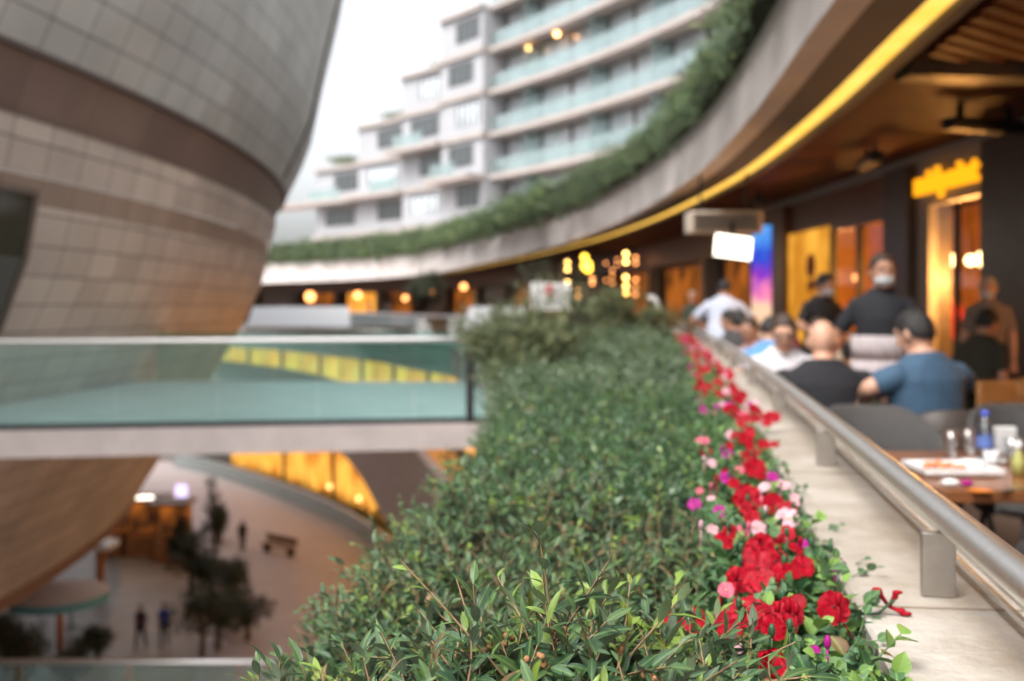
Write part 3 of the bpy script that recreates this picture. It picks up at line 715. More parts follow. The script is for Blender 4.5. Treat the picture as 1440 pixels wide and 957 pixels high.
for bi, (p0, p1, top) in enumerate(blocks):
    y1, y0 = apx(p0), (apx(p1) if p1 < 1100 else 32.)
    zt = LEV[top]; BO[0] = OFFS[bi]
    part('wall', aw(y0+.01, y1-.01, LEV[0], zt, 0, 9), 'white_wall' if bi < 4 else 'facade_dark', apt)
    part('roof_parapet', aw(y0, y1, zt-.1, zt+.22, .3, 9.6), 'facade_slab', apt)
    for k in range(1, top):
        z = LEV[k]
        part('balcony_slab', aw(y0-.02*bi, y1+.3, z-.18, z+.18, (1.5 if (k == 2 and bi < 2) or (k+bi) % 5 == 0 else .22) if bi < 4 else 1.6, 1.6), 'facade_slab', apt)
    for k in range(0, top):
        z = LEV[k]
        if bi < 4:
            w = (y1-y0); a, b = (.10,.62) if (bi+k)%2 == 0 else (.25,.8)
            part('window', aw(y0+w*a, y0+w*b, z+1.0, z+2.45, .03, .05), 'win_dark' if (k+bi)%3 else 'win_sky_pale', apt)
            wf = aw(y0+w*a-.05, y0+w*b+.05, z+2.45, z+2.55, .06, .05)
            for q in np.linspace(a, b, 5):
                wf2 = aw(y0+w*q-.06, y0+w*q+.06, z+1.0, z+2.45, .07, .03); n = len(wf.v); wf.v += wf2.v; wf.f += [tuple(i+n for i in f) for f in wf2.f]; wf.uv += wf2.uv
            part('window_frame', wf, 'frame', apt)
            if k and ((k == 2 and bi < 2) or (k+bi) % 5 == 0): part('glass_balustrade', aw(y0+w*(.02,.5,.3)[(k+bi)%3], y0+w*(.55,.98,.9)[(k+bi)%3], z+.22, z+1.15, 1.45, .03), 'g_teal', apt)
        else:
            ys = [y1] + [apx(p) for p in (772,815,868,905,960,1010)] + [y0]
            for ya, yb in zip(ys[1:], ys[:-1]):
                part('window', aw(ya+.2, yb-.2, z+.3, z+2.75, .05, .05), 'win_sky_pale', apt)
                if k: part('glass_balustrade', aw(ya+.08, yb-.08, z+.24, z+1.2, 1.5, .03), 'g_teal', apt)
            for yy in ys[1:-1:2]:
                fn = MB(); c0 = ap(yy, .05); c1 = ap(yy, 1.5); fn.bar((c0[0],c0[1],z+1.5),(c1[0],c1[1],z+1.5),.06,2.5); part('fin', fn, 'g_teal', apt)
BO[0] = 0.
part('end_slab', aw(apx(452), apx(452)+5.5, LEV[2]-.15, LEV[2]+.15, 1.4, 3), 'facade_slab', apt)
for px_, py_ in ((783,48),(743,68)):
    D_ = ap(apx(px_), 2.9); p = U(px_,py_,D_[1]-.8)
    t = thing('balcony_lamp', 'warm lamp glowing on a balcony slab, the %s of two' % ('higher' if px_==783 else 'lower'), 'lamp', p, group='two lamps on the apartment balconies')
    part('globe', MB().ell(p,(.16,.16,.16)), emit_mat('balcony_glow',(1,.45,.15),6), t, True)
    part('mount', MB().tube([p+Vector((0,0,.15)),p+Vector((.6,1.6,.1))], .03, 6), 'dark_metal', t)

# ------------------------------------------------------------------ foliage tools
def raw_mesh(name, V, Fq, m, uv=None, tint=None, smooth=True):
    me = bpy.data.meshes.new(name); V = np.ascontiguousarray(V, np.float32); Fq = np.ascontiguousarray(Fq, np.int32)
    nf = len(Fq); me.vertices.add(len(V)); me.vertices.foreach_set('co', V.ravel())
    me.loops.add(nf*4); me.loops.foreach_set('vertex_index', Fq.ravel())
    me.polygons.add(nf); me.polygons.foreach_set('loop_start', np.arange(0, nf*4, 4, dtype=np.int32)); me.polygons.foreach_set('loop_total', np.full(nf,4,np.int32))
    me.update(calc_edges=True)
    if uv is not None:
        l = me.uv_layers.new(name='UVMap'); l.data.foreach_set('uv', np.ascontiguousarray(uv[Fq.ravel()], np.float32).ravel())
    if tint is not None:
        a = me.color_attributes.new('tint', 'FLOAT_COLOR', 'POINT'); a.data.foreach_set('color', np.ascontiguousarray(tint, np.float32).ravel())
    me.polygons.foreach_set('use_smooth', np.full(nf, smooth)); me.materials.append(m); me.validate(); return me
def nrm(a): return a/np.maximum(1e-9, np.linalg.norm(a, axis=1, keepdims=True))
def leaves(P, D, N, L, W, tint, segs=4, fold=.25, curl=.25, shape=.85):
    "many leaves: base P, direction D, up N, length L, width W; returns verts, quads, uv, tint"
    n = len(P); D = nrm(D); S = nrm(np.cross(D, N)); N = np.cross(S, D)
    if segs == 1:
        ts = np.array([0,.45,.45,1.]); ss = np.array([0,-1,1,0.])
        V = np.stack([P + D*(L*t)[:,None] + S*(W*.5*s)[:,None] + N*(-(L*curl*t*t) + W*.5*fold*abs(s))[:,None] for t, s in zip(ts, ss)], 1)
        Fq = np.array([[0,1,3,2]])[None] + (np.arange(n)*4)[:,None,None]
        return V.reshape(-1,3), Fq.reshape(-1,4), np.tile(np.array([[.5,0],[0,.45],[1,.45],[.5,1]]),(n,1)), np.repeat(tint, 4, 0)
    rows = []; uv = []
    for k in range(segs+1):
        t = k/segs; w = math.sin(math.pi*t**shape)**.75 if 0 < t < 1 else (.06 if t == 0 else .0)
        for s in (-1,0,1):
            rows.append(P + D*(L*t)[:,None] + S*(W*.5*w*s)[:,None] + N*(-(L*curl*t*t) + W*.5*w*fold*abs(s))[:,None]); uv.append((.5+.5*s*max(w,.05), t))
    V = np.stack(rows, 1); fs = []
    for k in range(segs):
        for s in (0,1): a = k*3+s; fs.append((a, a+1, a+4, a+3))
    Fq = np.array(fs)[None] + (np.arange(n)*3*(segs+1))[:,None,None]
    return V.reshape(-1,3), Fq.reshape(-1,4), np.tile(np.array(uv),(n,1)), np.repeat(tint, 3*(segs+1), 0)
def sprigs(P, N, K, slen, L, W, segs, up=.35, spread=.8, lo=.12, young=.12, stems=True, seed=0):
    "sprigs of K leaves along short curved stems rooted at P and growing outwards along N"
    g = np.random.default_rng(seed); n = len(P)
    d = nrm(nrm(N)*.55 + np.array([0,0,up]) + g.normal(0,1,(n,3))*np.array([1,1,.35])*spread)
    sl = slen*g.uniform(.45,1.55,n); big = g.uniform(.65,1.25,n); bend = nrm(g.normal(0,1,(n,3)) + np.array([0,0,-.2]))
    a = nrm(np.cross(d, g.normal(0,1,(n,3)))); b = np.cross(d, a)
    yv = (g.random(n) < young).astype(float)
    LP, LD, LN, LL, LW, T = [],[],[],[],[],[]
    shade = g.random(n)
    for k in range(K):
        t = lo + (1-lo)*k/(K-1); ang = k*2.4 + g.normal(0,.3,n)
        p = P + d*(sl*t)[:,None] + bend*(sl*t*t*.28)[:,None]
        side = a*np.cos(ang)[:,None] + b*np.sin(ang)[:,None]
        open_ = 1.0-.75*t
        ld = nrm(side*(open_+.15) + d*(.25+.75*t) + np.array([0,0,-.02]) + g.normal(0,.12,(n,3)))
        LP.append(p); LD.append(ld); LN.append(nrm(d*.6 + np.array([0,0,.75]) - side*.2 + g.normal(0,.22,(n,3))))
        sc_ = big*g.uniform(.6,1.15,n)*(1-.35*t*t) ; LL.append(L*sc_); LW.append(W*sc_*g.uniform(.85,1.15,n))
        y_ = np.clip(yv*(.25+.75*t) + (t > .8)*.18*g.random(n), 0, 1)
        T.append(np.stack([np.clip(.6*shade+.4*g.random(n),0,1), y_, (g.random(n) < .022)*g.uniform(.5,1,n), np.ones(n)], 1))
    out = leaves(*[np.concatenate(q) for q in (LP,LD,LN,LL,LW,T)], segs=segs)
    if not stems: return out, None
    sv, sf = [], []
    for i in range(n):
        b0 = len(sv)
        for k, t in enumerate((-.25,.3,.65,1.0)):
            p = P[i] + d[i]*(sl[i]*t) + bend[i]*(sl[i]*max(t,0)**2*.28); r = .0016*(1.15-.6*max(t,0))
            for j in range(3): an = j*2.094; sv.append(p + a[i]*(r*math.cos(an)) + b[i]*(r*math.sin(an)))
        for k in range(3):
            for j in range(3): q = (j+1)%3; sf.append((b0+k*3+j, b0+k*3+q, b0+k*3+3+q, b0+k*3+3+j))
    return out, (np.array(sv), np.array(sf))
def merge(parts_):
    V,Fq,UV,T = [],[],[],[]; o = 0
    for v,f,u,t in parts_: V.append(v); Fq.append(f+o); UV.append(u); T.append(t); o += len(v)
    return np.concatenate(V), np.concatenate(Fq), np.concatenate(UV), np.concatenate(T)
def leaf_part(name, parts_, m, parent):
    V,Fq,UV,T = merge(parts_)
    return part(name, raw_mesh(name, V, Fq, M[m], UV, T), None, parent)

# ------------------------------------------------------------------ planter wall, ledge and steel railing
RY = np.concatenate([np.arange(-3,2,.5), np.arange(2,21.6,.7)])
RAILC = [(railx(y), y) for y in RY]
EDGE = -.125                                              # inner edge of the ledge measured from the rail line
pl = thing('stone_planter', 'long cream stone planter wall holding the hedge and the flowers', 'planter', (.6,2,0))
part('ledge', MB().sweep(RAILC, [(EDGE,.885),(EDGE,.945),(EDGE+.006,.95),(.165,.95),(.17,.945),(.17,.885)]), 'stone', pl)
part('wall', MB().sweep(RAILC, [(EDGE+.03,0),(EDGE+.03,.884),(.14,.884),(.14,0)]), 'stone', pl)
jn = MB()
for y in (1.50,2.72,4.1,5.6,7.3,9.1,11,13):
    x = railx(y); jn.bar((x+EDGE+.004,y,.9512),(x+.16,y-.03,.9512),.004,.0014)
part('joint', jn, mat('joint_grout',(.22,.17,.12),.9), pl)
near_ring = [p for p in RING if p[1] <= 21.6]
part('outer_wall', MB().sweep(near_ring, [(0,-.32),(0,.80),(.12,.80),(.12,-.32)]), 'concrete', pl)
soil = MB()
for y0, y1 in zip(RY, RY[1:]):
    soil.quad((curve_x(RING,y0)+.12,y0,.78),(railx(y0)+EDGE+.03,y0,.84),(railx(y1)+EDGE+.03,y1,.84),(curve_x(RING,y1)+.12,y1,.78))
part('soil', soil, 'soil', pl)
part('end_wall', MB().box(((curve_x(RING,21.6)+railx(21.6))/2,21.66,.3),(railx(21.6)-curve_x(RING,21.6),.12,1.2)), 'concrete', pl)
rl = thing('steel_railing', 'brushed steel handrail on short flat posts along the stone ledge', 'railing', (.66,1.55,.95))
part('handrail', MB().tube([(railx(y)+.02,y,1.076) for y in RY], .0235, 20), 'steel', rl, True)
part('lower_rail', MB().sweep([(railx(y)+.082,y) for y in RY], [(-.004,.986),(-.004,.993),(.004,.993),(.004,.986)]), 'steel', rl)
part('lower_rail', MB().sweep([(railx(y)+.078,y) for y in RY], [(-.004,.967),(-.004,.974),(.004,.974),(.004,.967)]), 'steel', rl)
for y in (-1.2,.2,1.55,2.83,4.22,5.80,7.5,9.5,11.6,13.8,16.2,18.8):
    x = railx(y)+.008; dx = .187-.004*y; rz = -math.atan(dx)
    pm = MB()
    pm.box((x,y,1.001),(.050,.014,.10), rz); part('post', pm, 'steel_post', rl, bevel=.0015)
    nk = MB().box((x+.012,y,1.056),(.020,.012,.022), rz); part('neck', nk, 'steel_post', rl)

# ------------------------------------------------------------------ hedge
def xl(y): return float(np.interp(y, [.5,1.2,1.9,3,4.2,8,12,21], [-.34,-.36,-.32,-.19,-.08,-.06,-.05,-.9]))
def xr(y): return railx(y)+EDGE-.19*min(1,1.15-.004*y)
def hsurf(x, y):
    z = .93 + (.085*noise2(x,y,1.5,7.)*min(1,max(0,y-1.5)/1.) if y > 1.5 else 0) + .06*noise2(x,y,2.3) + .045*noise2(x,y,5.5,3.)
    z += .155*math.exp(-((x-.06)/.23)**2-((y-.95)/.20)**2)                 # the near clump stands higher
    z -= .11*math.exp(-((y-1.36)/.13)**2)*math.exp(-((x-.02)/.26)**2)      # hollow behind it
    z += .04*float(np.interp(y,[2,5,9],[0,1,1.6]))
    e = (x-xl(y))
    if e < .22: z -= .22-math.sqrt(max(0,.22**2-(.22-e)**2)) if e > 0 else .22
    return z
def sample_hedge(y0, y1, n, side=.22, seed=0):
    g = random.Random(seed); P, N = [], []
    while len(P) < n:
        y = g.uniform(y0, y1)
        if g.random() < side:
            z = hsurf(xl(y)+.02, y)-g.random()*.45; P.append((xl(y)-.015+.03*noise2(z,y,8), y, z)); N.append((-1,-.25,.35)); continue
        x = g.uniform(xl(y), xr(y)); e = .01; z = hsurf(x,y)
        if noise2(x,y,6.5,9.) < -.22 and g.random() < .8: continue
        N.append((-(hsurf(x+e,y)-z)/e*.8, -(hsurf(x,y+e)-z)/e*.8-.15, 1)); P.append((x,y,z-.03-.03*g.random()))
    return np.array(P), nrm(np.array(N))
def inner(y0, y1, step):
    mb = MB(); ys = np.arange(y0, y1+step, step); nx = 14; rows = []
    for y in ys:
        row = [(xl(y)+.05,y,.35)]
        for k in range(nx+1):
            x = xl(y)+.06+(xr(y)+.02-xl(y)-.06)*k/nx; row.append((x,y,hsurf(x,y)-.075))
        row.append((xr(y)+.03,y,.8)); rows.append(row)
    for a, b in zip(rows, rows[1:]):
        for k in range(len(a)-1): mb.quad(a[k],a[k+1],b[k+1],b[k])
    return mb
hg = thing('cotoneaster_bush', 'sharp near cotoneaster clump with narrow veined leaves and pale young tips', 'bush', (.05,.95,.8), group='cotoneaster filling the planter')
def near_filter(P, N, keep):
    k = np.array([keep(*p) for p in P]); return P[k], N[k]
inclump = lambda x,y,z: .72 < y < 1.24 and ((x-.06)/.34)**2+((y-.9)/.34)**2 < 1
P, N = sample_hedge(.62, 1.3, 1900, .12, 1); P, N = near_filter(P, N, inclump)
(lv, stm) = sprigs(P, N, 13, .088, .041, .0128, 4, up=.02, spread=1.0, young=.22, seed=11)
g2 = random.Random(5); P2, N2 = [], []
for _ in range(30):                                           # long shoots that stand proud
    x, y = g2.uniform(-.18,.30), g2.uniform(.72,1.16)
    if not inclump(x,y,0): continue
    P2.append((x,y,hsurf(x,y)-.02)); N2.append((g2.uniform(-.5,.5),g2.uniform(-.3,.3),1.2))
(lv2, st2) = sprigs(np.array(P2), np.array(N2), 12, .080, .036, .0110, 4, up=.45, spread=.6, young=.85, seed=12)
leaf_part('foliage', [lv, lv2], 'leaf_near', hg)
sv = np.concatenate([stm[0], st2[0]]); sf = np.concatenate([stm[1], st2[1]+len(stm[0])])
part('twigs', raw_mesh('twigs', sv, sf, M['twig']), None, hg)
bd = MB(); g3 = random.Random(8)
for _ in range(26):
    x, y = g3.uniform(-.2,.3), g3.uniform(.75,1.15)
    for q in range(5): bd.ell((x+g3.gauss(0,.006),y+g3.gauss(0,.006),hsurf(x,y)+.005+g3.gauss(0,.004)),(.0032,.0032,.0038),None,6,5)
part('dry_buds', bd, 'bud', hg, True, stuff=True)

hd = thing('cotoneaster_hedge', 'long soft cotoneaster hedge filling the planter behind the near clump', 'hedge', (.3,4,.8), group='cotoneaster filling the planter')
P, N = sample_hedge(.62, 2.4, 2600, .30, 2); P, N = near_filter(P, N, lambda x,y,z: not inclump(x,y,z) and y > .78)
(a1, s1) = sprigs(P, N, 11, .072, .031, .0125, 4, young=.10, seed=21)
P, N = sample_hedge(2.3, 5.2, 3400, .26, 3); (a2, s2) = sprigs(P, N, 9, .075, .031, .014, 2, young=.10, stems=False, seed=22)
P, N = sample_hedge(5.1, 10.5, 3600, .2, 4); (a3, s3) = sprigs(P, N, 8, .09, .036, .018, 1, young=.10, stems=False, seed=23)
P, N = sample_hedge(10.4, 21, 2600, .15, 6); (a4, s4) = sprigs(P, N, 8, .13, .055, .03, 1, young=.10, stems=False, seed=24)
leaf_part('foliage', [a1], 'leaf_near', hd); leaf_part('foliage', [a2, a3, a4], 'leaf_mid', hd)
part('twigs', raw_mesh('twigs', s1[0], s1[1], M['twig']), None, hd)
part('dark_inner_sheet', inner(.55, 21, .12), 'inner', hd)  # solid dark sheet added as shade between leaves, stops light leaking through

def bush(name, label, cat, c, r, n, L, W, m, seed, K=7, slen=.14, group=None, trunk=None, base=None):
    "loose shrub or crown: sprigs through lumps of an ellipsoid"
    g = np.random.default_rng(seed); lumps = [(np.array(c)+g.normal(0,.42,3)*np.array(r), np.array(r)*g.uniform(.35,.62)) for _ in range(9)]
    P, N = [], []
    for k in range(n):
        lc, lr = lumps[k % 9]; v = g.normal(0,1,3); v /= np.linalg.norm(v); q = lc + v*lr*g.uniform(.55,1.05); P.append(q); N.append(v+np.array([0,0,.3]))
    t = thing(name, label, cat, base or (c[0],c[1],c[2]-r[2]), group=group)
    (lv, _) = sprigs(np.array(P), np.array(N), K, slen, L, W, 1, stems=False, seed=seed+1)
    leaf_part('foliage' if not trunk else 'crown', [lv], m, t)
    b = Vector(t.location); tm = MB()
    tm.tube([b, b.lerp(Vector(c),.5)+Vector((.05*r[0],0,0)), Vector(c)], [(trunk or .02)*1.2, (trunk or .02), (trunk or .02)*.6], 7)
    for lc, lr in lumps: tm.tube([b.lerp(Vector(c),.55), b.lerp(Vector(lc),.8), Vector(lc)], [(trunk or .02)*.6,(trunk or .02)*.4,(trunk or .02)*.15], 5)
    part('trunk' if trunk else 'branches', tm, 'bark', t, True)
    return t
bush('olive_shrub', 'loose olive green shrub hanging over the planter edge by the bridge', 'shrub', (.08,8.1,1.03), (.60,.6,.38), 2600, .05, .018, 'leaf_bush', 31, slen=.16)
bush('dark_sapling', 'thin dark sapling behind the white board', 'sapling', (.30,12.6,1.72), (.26,.26,.42), 260, .05, .016, 'leaf_dark', 33, slen=.16, trunk=.015, base=(.30,12.6,.8))
bush('round_shrub', 'rounded green shrub at the far end of the hedge', 'shrub', (2.05,17.5,1.35), (.55,.6,.30), 700, .06, .03, 'leaf_bush', 35, slen=.12)
bush('olive_shrub', 'low bronze green shrub at the end of the planter beside the rail', 'shrub', (2.55,17.2,1.18), (.35,.45,.2), 400, .06, .03, 'leaf_bush', 36, slen=.12)

# white notice board
t = thing('notice_board', 'small white board with a red round mark behind the hedge', 'notice board', (.55,11.8,.8))
a = U(746,397,11.8); b = U(802,436,11.8)
part('board', MB().box(((a.x+b.x)/2,11.8,(a.z+b.z)/2),(b.x-a.x,.03,a.z-b.z)), 'white', t, bevel=.006)
em = MB(); ce = U(773,408,11.78); em.ell((ce.x,11.783,ce.z),(.062,.006,.072)); rd = part('emblem', em, 'red', t, True)
em = MB(); em.ell((ce.x+.008,11.777,ce.z-.012),(.026,.006,.032)); part('emblem_mark', em, 'white', rd, True)
part('post', MB().box(((a.x+b.x)/2,11.83,.9),(.04,.03,.7)), 'steel_post', t)
# pale curved pipe rail at the planter end
t = thing('hoop_rail', 'pale curved metal hoop at the far end of the planter', 'rail', (2.4,18.3,.8))
part('hoop', MB().tube([U(912,418,18.2),U(920,420,18.2),U(926,432,18.2),U(928,450,18.2),U(929,470,18.2)], .05, 8), 'white', t, True)
part('foot', MB().box((U(929,470,18.2).x,18.2,.86),(.2,.2,.06)), 'grey_panel', t)

# trailing plants on the canopy edge: a continuous mass nobody could count
ptop = lambda y: ftop(y) + float(np.interp(y, [3,9,14,25,44,70,90], [.15,.3,.5,1.0,1.1,1.6,1.7]))
g = np.random.default_rng(44); P, N, SC = [], [], []
lens = [math.hypot(b[0]-a[0], b[1]-a[1]) for a, b in zip(FASCIA, FASCIA[1:])]
for i, (a, b) in enumerate(zip(FASCIA, FASCIA[1:])):
    y = a[1]; cnt = int((150 if y < 30 else 95)*lens[i])
    tx, ty = (b[0]-a[0])/lens[i], (b[1]-a[1])/lens[i]
    for _ in range(int(cnt*1.25)):
        u = g.random(); x0, y0 = a[0]+(b[0]-a[0])*u, a[1]+(b[1]-a[1])*u
        if noise2(x0,y0,1.9,11.) < -.15 and g.random() < .75: continue
        lump = .5+.5*noise2(x0,y0,.55)+.35*noise2(x0,y0,1.7,4)
        h = g.random(); zt, zl = ptop(y0)-.05+.75*(lump-.5), ftop(y0)-.02-.95*max(0,lump-.38)
        z = zl+(zt-zl)*h; off = -.20-.22*math.sin(math.pi*min(1,h*1.15))*(.7+.6*lump) + .5*g.random()*h
        P.append((x0+ty*off, y0-tx*off, z)); N.append((-ty*.9, tx*.9, .9*(h-.45)))
P = np.array(P); N = np.array(N)
nearm = P[:,1] < 32
la, _ = sprigs(P[nearm], N[nearm], 8, .22, .085, .022, 1, up=-.1, stems=False, young=.12, seed=45)
lb_, _ = sprigs(P[~nearm], N[~nearm], 7, .34, .17, .06, 1, up=.1, stems=False, young=.25, seed=46)
V,Fq,UV,T = merge([la, lb_]); o = link('trailing_plants', raw_mesh('trailing_plants', V, Fq, M['leaf_roof'], UV, T)); o['kind'] = 'stuff'
o['label'] = 'dense green trailing plants spilling over the canopy edge'; o['category'] = 'trailing plants'
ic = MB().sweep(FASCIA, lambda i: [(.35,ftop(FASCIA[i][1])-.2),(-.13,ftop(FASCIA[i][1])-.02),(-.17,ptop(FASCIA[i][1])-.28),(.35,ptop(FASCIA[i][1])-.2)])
me = ic.mesh('trailing_plants_dark_core', M['inner']); ob = link('dark_inner_core', me, o)  # solid dark core painted as the shade behind the leaves
# roof planting on the steps of the apartments
for k, (px_, top) in enumerate(((478,3),(553,4),(622,5),(690,6))):
    y_ = apx(px_); c = ap(y_, -1.0)
    bush('roof_shrub', 'green shrub on the %s roof step of the apartments' % ('lowest','second lowest','third lowest','highest')[k], 'shrub', (c[0],c[1],LEV[top]+.7), (1.9,1.2,.5), 260, .22, .09, 'leaf_bush', 60+k, slen=.4, group='shrubs on the apartment roofs')

# ------------------------------------------------------------------ bedding flowers along the ledge
def blossom(kind, r, g):
    "five broad heart-shaped petals round a small eye; returns a local mesh, face up"
    mb = MB(); npet = 5 if kind != 'D' else 14
    for k in range(npet):
        a = 2*math.pi*k/npet + g.uniform(-.1,.1) if kind != 'D' else g.uniform(0,6.28)
        tilt = g.uniform(.0,.22) if kind != 'D' else g.uniform(.1,1.1); rr = r*g.uniform(.88,1.08)*(1 if kind != 'D' else .8)
        ca, sa = math.cos(a), math.sin(a); rows = []
        for i, (t_, w_) in enumerate(((.08,.10),(.35,.42),(.65,.54),(.88,.50),(1.0,.26))):
            row = []
            for s in (-1,-.5,0,.5,1):
                notch = .10*rr*(1-abs(s))*(t_ > .95)
                d_ = rr*t_-notch-abs(s)*.05*rr; w = rr*w_*s; z = d_*math.sin(tilt)*.8+.10*rr*(s*s)*t_+.075*rr*g.uniform(-1,1)*t_ - .12*rr*t_**3
                row.append((ca*d_*math.cos(tilt)-sa*w, sa*d_*math.cos(tilt)+ca*w, z))
            rows.append(row)
        for i in range(4):
            for j in range(4): mb.quad(rows[i][j],rows[i][j+1],rows[i+1][j+1],rows[i+1][j])
    return mb
FL = [(1085,938,'R',34,'D'),(1171,852,'R',25,''),(1050,860,'R',28,''),(1087,882,'R',21,''),(1026,888,'R',20,''),(975,872,'R',20,''),(945,873,'R',15,''),(1015,868,'R',15,''),
 (1066,798,'R',26,''),(1040,815,'R',21,''),(1108,728,'W',23,''),(1100,752,'R',20,''),(1072,765,'R',18,''),(1130,795,'R',18,''),(1112,803,'R',15,''),
 (1160,795,'M',13,'s'),(1183,786,'M',13,'s'),(1130,765,'M',11,''),(1002,744,'W',13,''),(1066,742,'W',16,''),(1026,747,'R',12,''),(1051,700,'R',22,''),
 (1062,658,'R',18,''),(1076,684,'W',12,''),(1022,672,'M',13,''),(1012,718,'M',12,''),(976,708,'M',13,''),(1086,670,'M',12,''),(1102,682,'W',13,''),(1120,702,'W',14,''),
 (1106,716,'R',16,''),(1023,638,'M',11,''),(1030,611,'W',12,''),(987,620,'P',13,''),(1046,592,'R',14,''),(1031,577,'R',12,''),(1062,588,'R',10,''),(1000,650,'W',10,''),
 (1147,912,'M',9,''),(1036,912,'W',14,''),(1193,888,'R',14,'s'),(1030,885,'R',16,''),(1018,760,'R',14,''),(1045,745,'P',12,''),(1120,770,'R',12,''),(1090,790,'R',20,''),
 (985,690,'P',9,''),(1000,700,'W',8,''),(1058,640,'R',13,''),(1074,625,'R',10,''),(1040,660,'P',10,''),(992,634,'R',9,'')]
g = random.Random(99)
FL += [(g.gauss(1075,30) if q < 9 else g.gauss(1040,16), g.uniform(690,900) if q < 9 else g.uniform(560,690), g.choice('RRRRP'), g.uniform(13,20) if q < 9 else g.uniform(8,12), '') for q in range(20)]
FL += [(g.gauss(1066+.12*(y_-700),20), y_, 'R', max(7,.035*(y_-432))*g.uniform(.8,1.15), '') for y_ in [g.uniform(560,930) for _ in range(22)]]
pts = []
for px_, py_, k_, s_, f_ in FL:
    z_ = 1.0 - .02*(px_ < 1000) + (.0 if py_ > 700 else .01); D_ = (CAMZ-z_)*F/(py_-HZ); pts.append((U(px_,py_,D_), k_, s_/F*D_, f_))
y = 3.7
while y < 14:                                            # further along the bed
    x0, x1 = xr(y)-.02, railx(y)+EDGE+.02
    for _ in range(2):
        c = g.choice('RRRRRPWM' if y > 4.5 else 'RRPWM'); pts.append((Vector((g.uniform(x0,x1),y+g.uniform(-.07,.07),1.0+g.uniform(-.03,.035))), c, g.uniform(.019,.03), ''))
    y += .12
bins = [0,1.16,1.32,1.5,1.72,1.95,2.25,2.7,3.3,4.0,5.0,6.2,8,10.5,15]
cname = {'R':'red','W':'blush white','M':'magenta','P':'pink'}
where = ['nearest the camera at the foot of the picture','with one large red bloom at the ledge edge','just behind the large ledge bloom','crowded with red beside the sprawling red petunia','with magenta blooms leaning over the ledge',
 'carrying the biggest blush white bloom','with small blooms beside the nearest tall rail post','a little beyond the second rail post','thin and leafy before the third rail post','dense and red past the third rail post',
 'before the fourth rail post','between the fourth and sixth rail posts','blurred beside the far rail','farthest along the planter']
for b in range(len(bins)-1):
    mem = [p for p in pts if bins[b] <= p[0].y < bins[b+1]]
    if not mem: continue
    ym = sum(p[0].y for p in mem)/len(mem); xm = railx(ym)+EDGE-.09
    t = thing('flower_plant', 'bedding flowers %s' % where[b], 'flowers', (xm,ym,.84), group='bedding flowers along the stone ledge')
    n = int(330*min(1.6,(min(bins[b+1],15)-max(bins[b],.85)))*(1 if ym < 4 else .5)/.3*.3)+60
    P = []; N = []
    y0, y1 = max(bins[b],.80), bins[b+1]
    for _ in range(n):
        yy = g.uniform(y0,y1); u = g.random(); xx = (xr(yy)-.03)*(1-u)+(railx(yy)+EDGE-.005)*u
        P.append((xx,yy,.965-.09*g.random()-.03*(u > .85))); N.append((.5*(u-.4)+g.gauss(0,.2),-.2+g.gauss(0,.2),1))
    (lv, st_) = sprigs(np.array(P), np.array(N), 6, .05, .030, .025, 4 if ym < 2 else 2, young=.2, spread=.9, seed=100+b)
    leaf_part('leaves', [lv], 'leaf_flower', t)
    if ym < 3: part('stems', raw_mesh('stems', st_[0], st_[1], M['leaf_flower'], np.zeros((len(st_[0]),2)), np.tile([.8,.3,0,1.],(len(st_[0]),1))), None, t)
    for p, k_, r_, f_ in mem:
        mb = blossom(f_, r_, g)
        if f_ == 's': e = Matrix.Rotation(R(g.uniform(35,65)),4,'Y')
        else: e = Matrix.Rotation(R(g.uniform(-25,25)),4,'Y') @ Matrix.Rotation(R(g.uniform(25,70)),4,'X')
        me = mb.mesh('blossom', M[k_], True); me.transform(Matrix.Translation(p) @ e)
        me.transform(Matrix.Translation(p) @ Matrix.Scale(.8 if k_ in 'WMP' else 1.0, 4) @ Matrix.Translation(-p)); bl = part('blossom', me, None, t)
        if p.y < 3 and g.random() < .6:
            bm_ = MB(); q_ = p+Vector((g.gauss(0,.02),g.gauss(0,.02),.012)); bm_.ell(q_,(.0045,.0045,.009),None,7,5); bm_.tube([q_-Vector((0,0,.05)),q_-Vector((0,0,.006))],[.0012,.0016],5); part('bud', bm_, M[k_] if g.random() < .6 else 'leaf_flower', t, True)
        if f_ != 'D' and p.y < 2.6:
            ce = MB(); ce.ell((p+e.to_3x3()@Vector((0,0,r_*.03))),(r_*.13,r_*.13,r_*.06),None,8,5); part('flower_centre', ce, 'dark_red' if k_ in 'RM' else 'eye_y', bl, True)
# fresh young seedlings at the foot of the bed
t = thing('seedling_plant', 'fresh light green seedlings at the near corner of the ledge', 'plant', (.34,1.02,.85))
P = [(g.uniform(.25,.44),g.uniform(.93,1.14),.955-.03*g.random()) for _ in range(150)]; P = [p for p in P if p[0] < railx(p[1])+EDGE+.005]
(lv, st_) = sprigs(np.array(P), np.array([(0,0,1)]*len(P))+rng.normal(0,.3,(len(P),3)), 6, .035, .017, .011, 4, young=.7, seed=171)
leaf_part('leaves', [lv], 'leaf_flower', t)
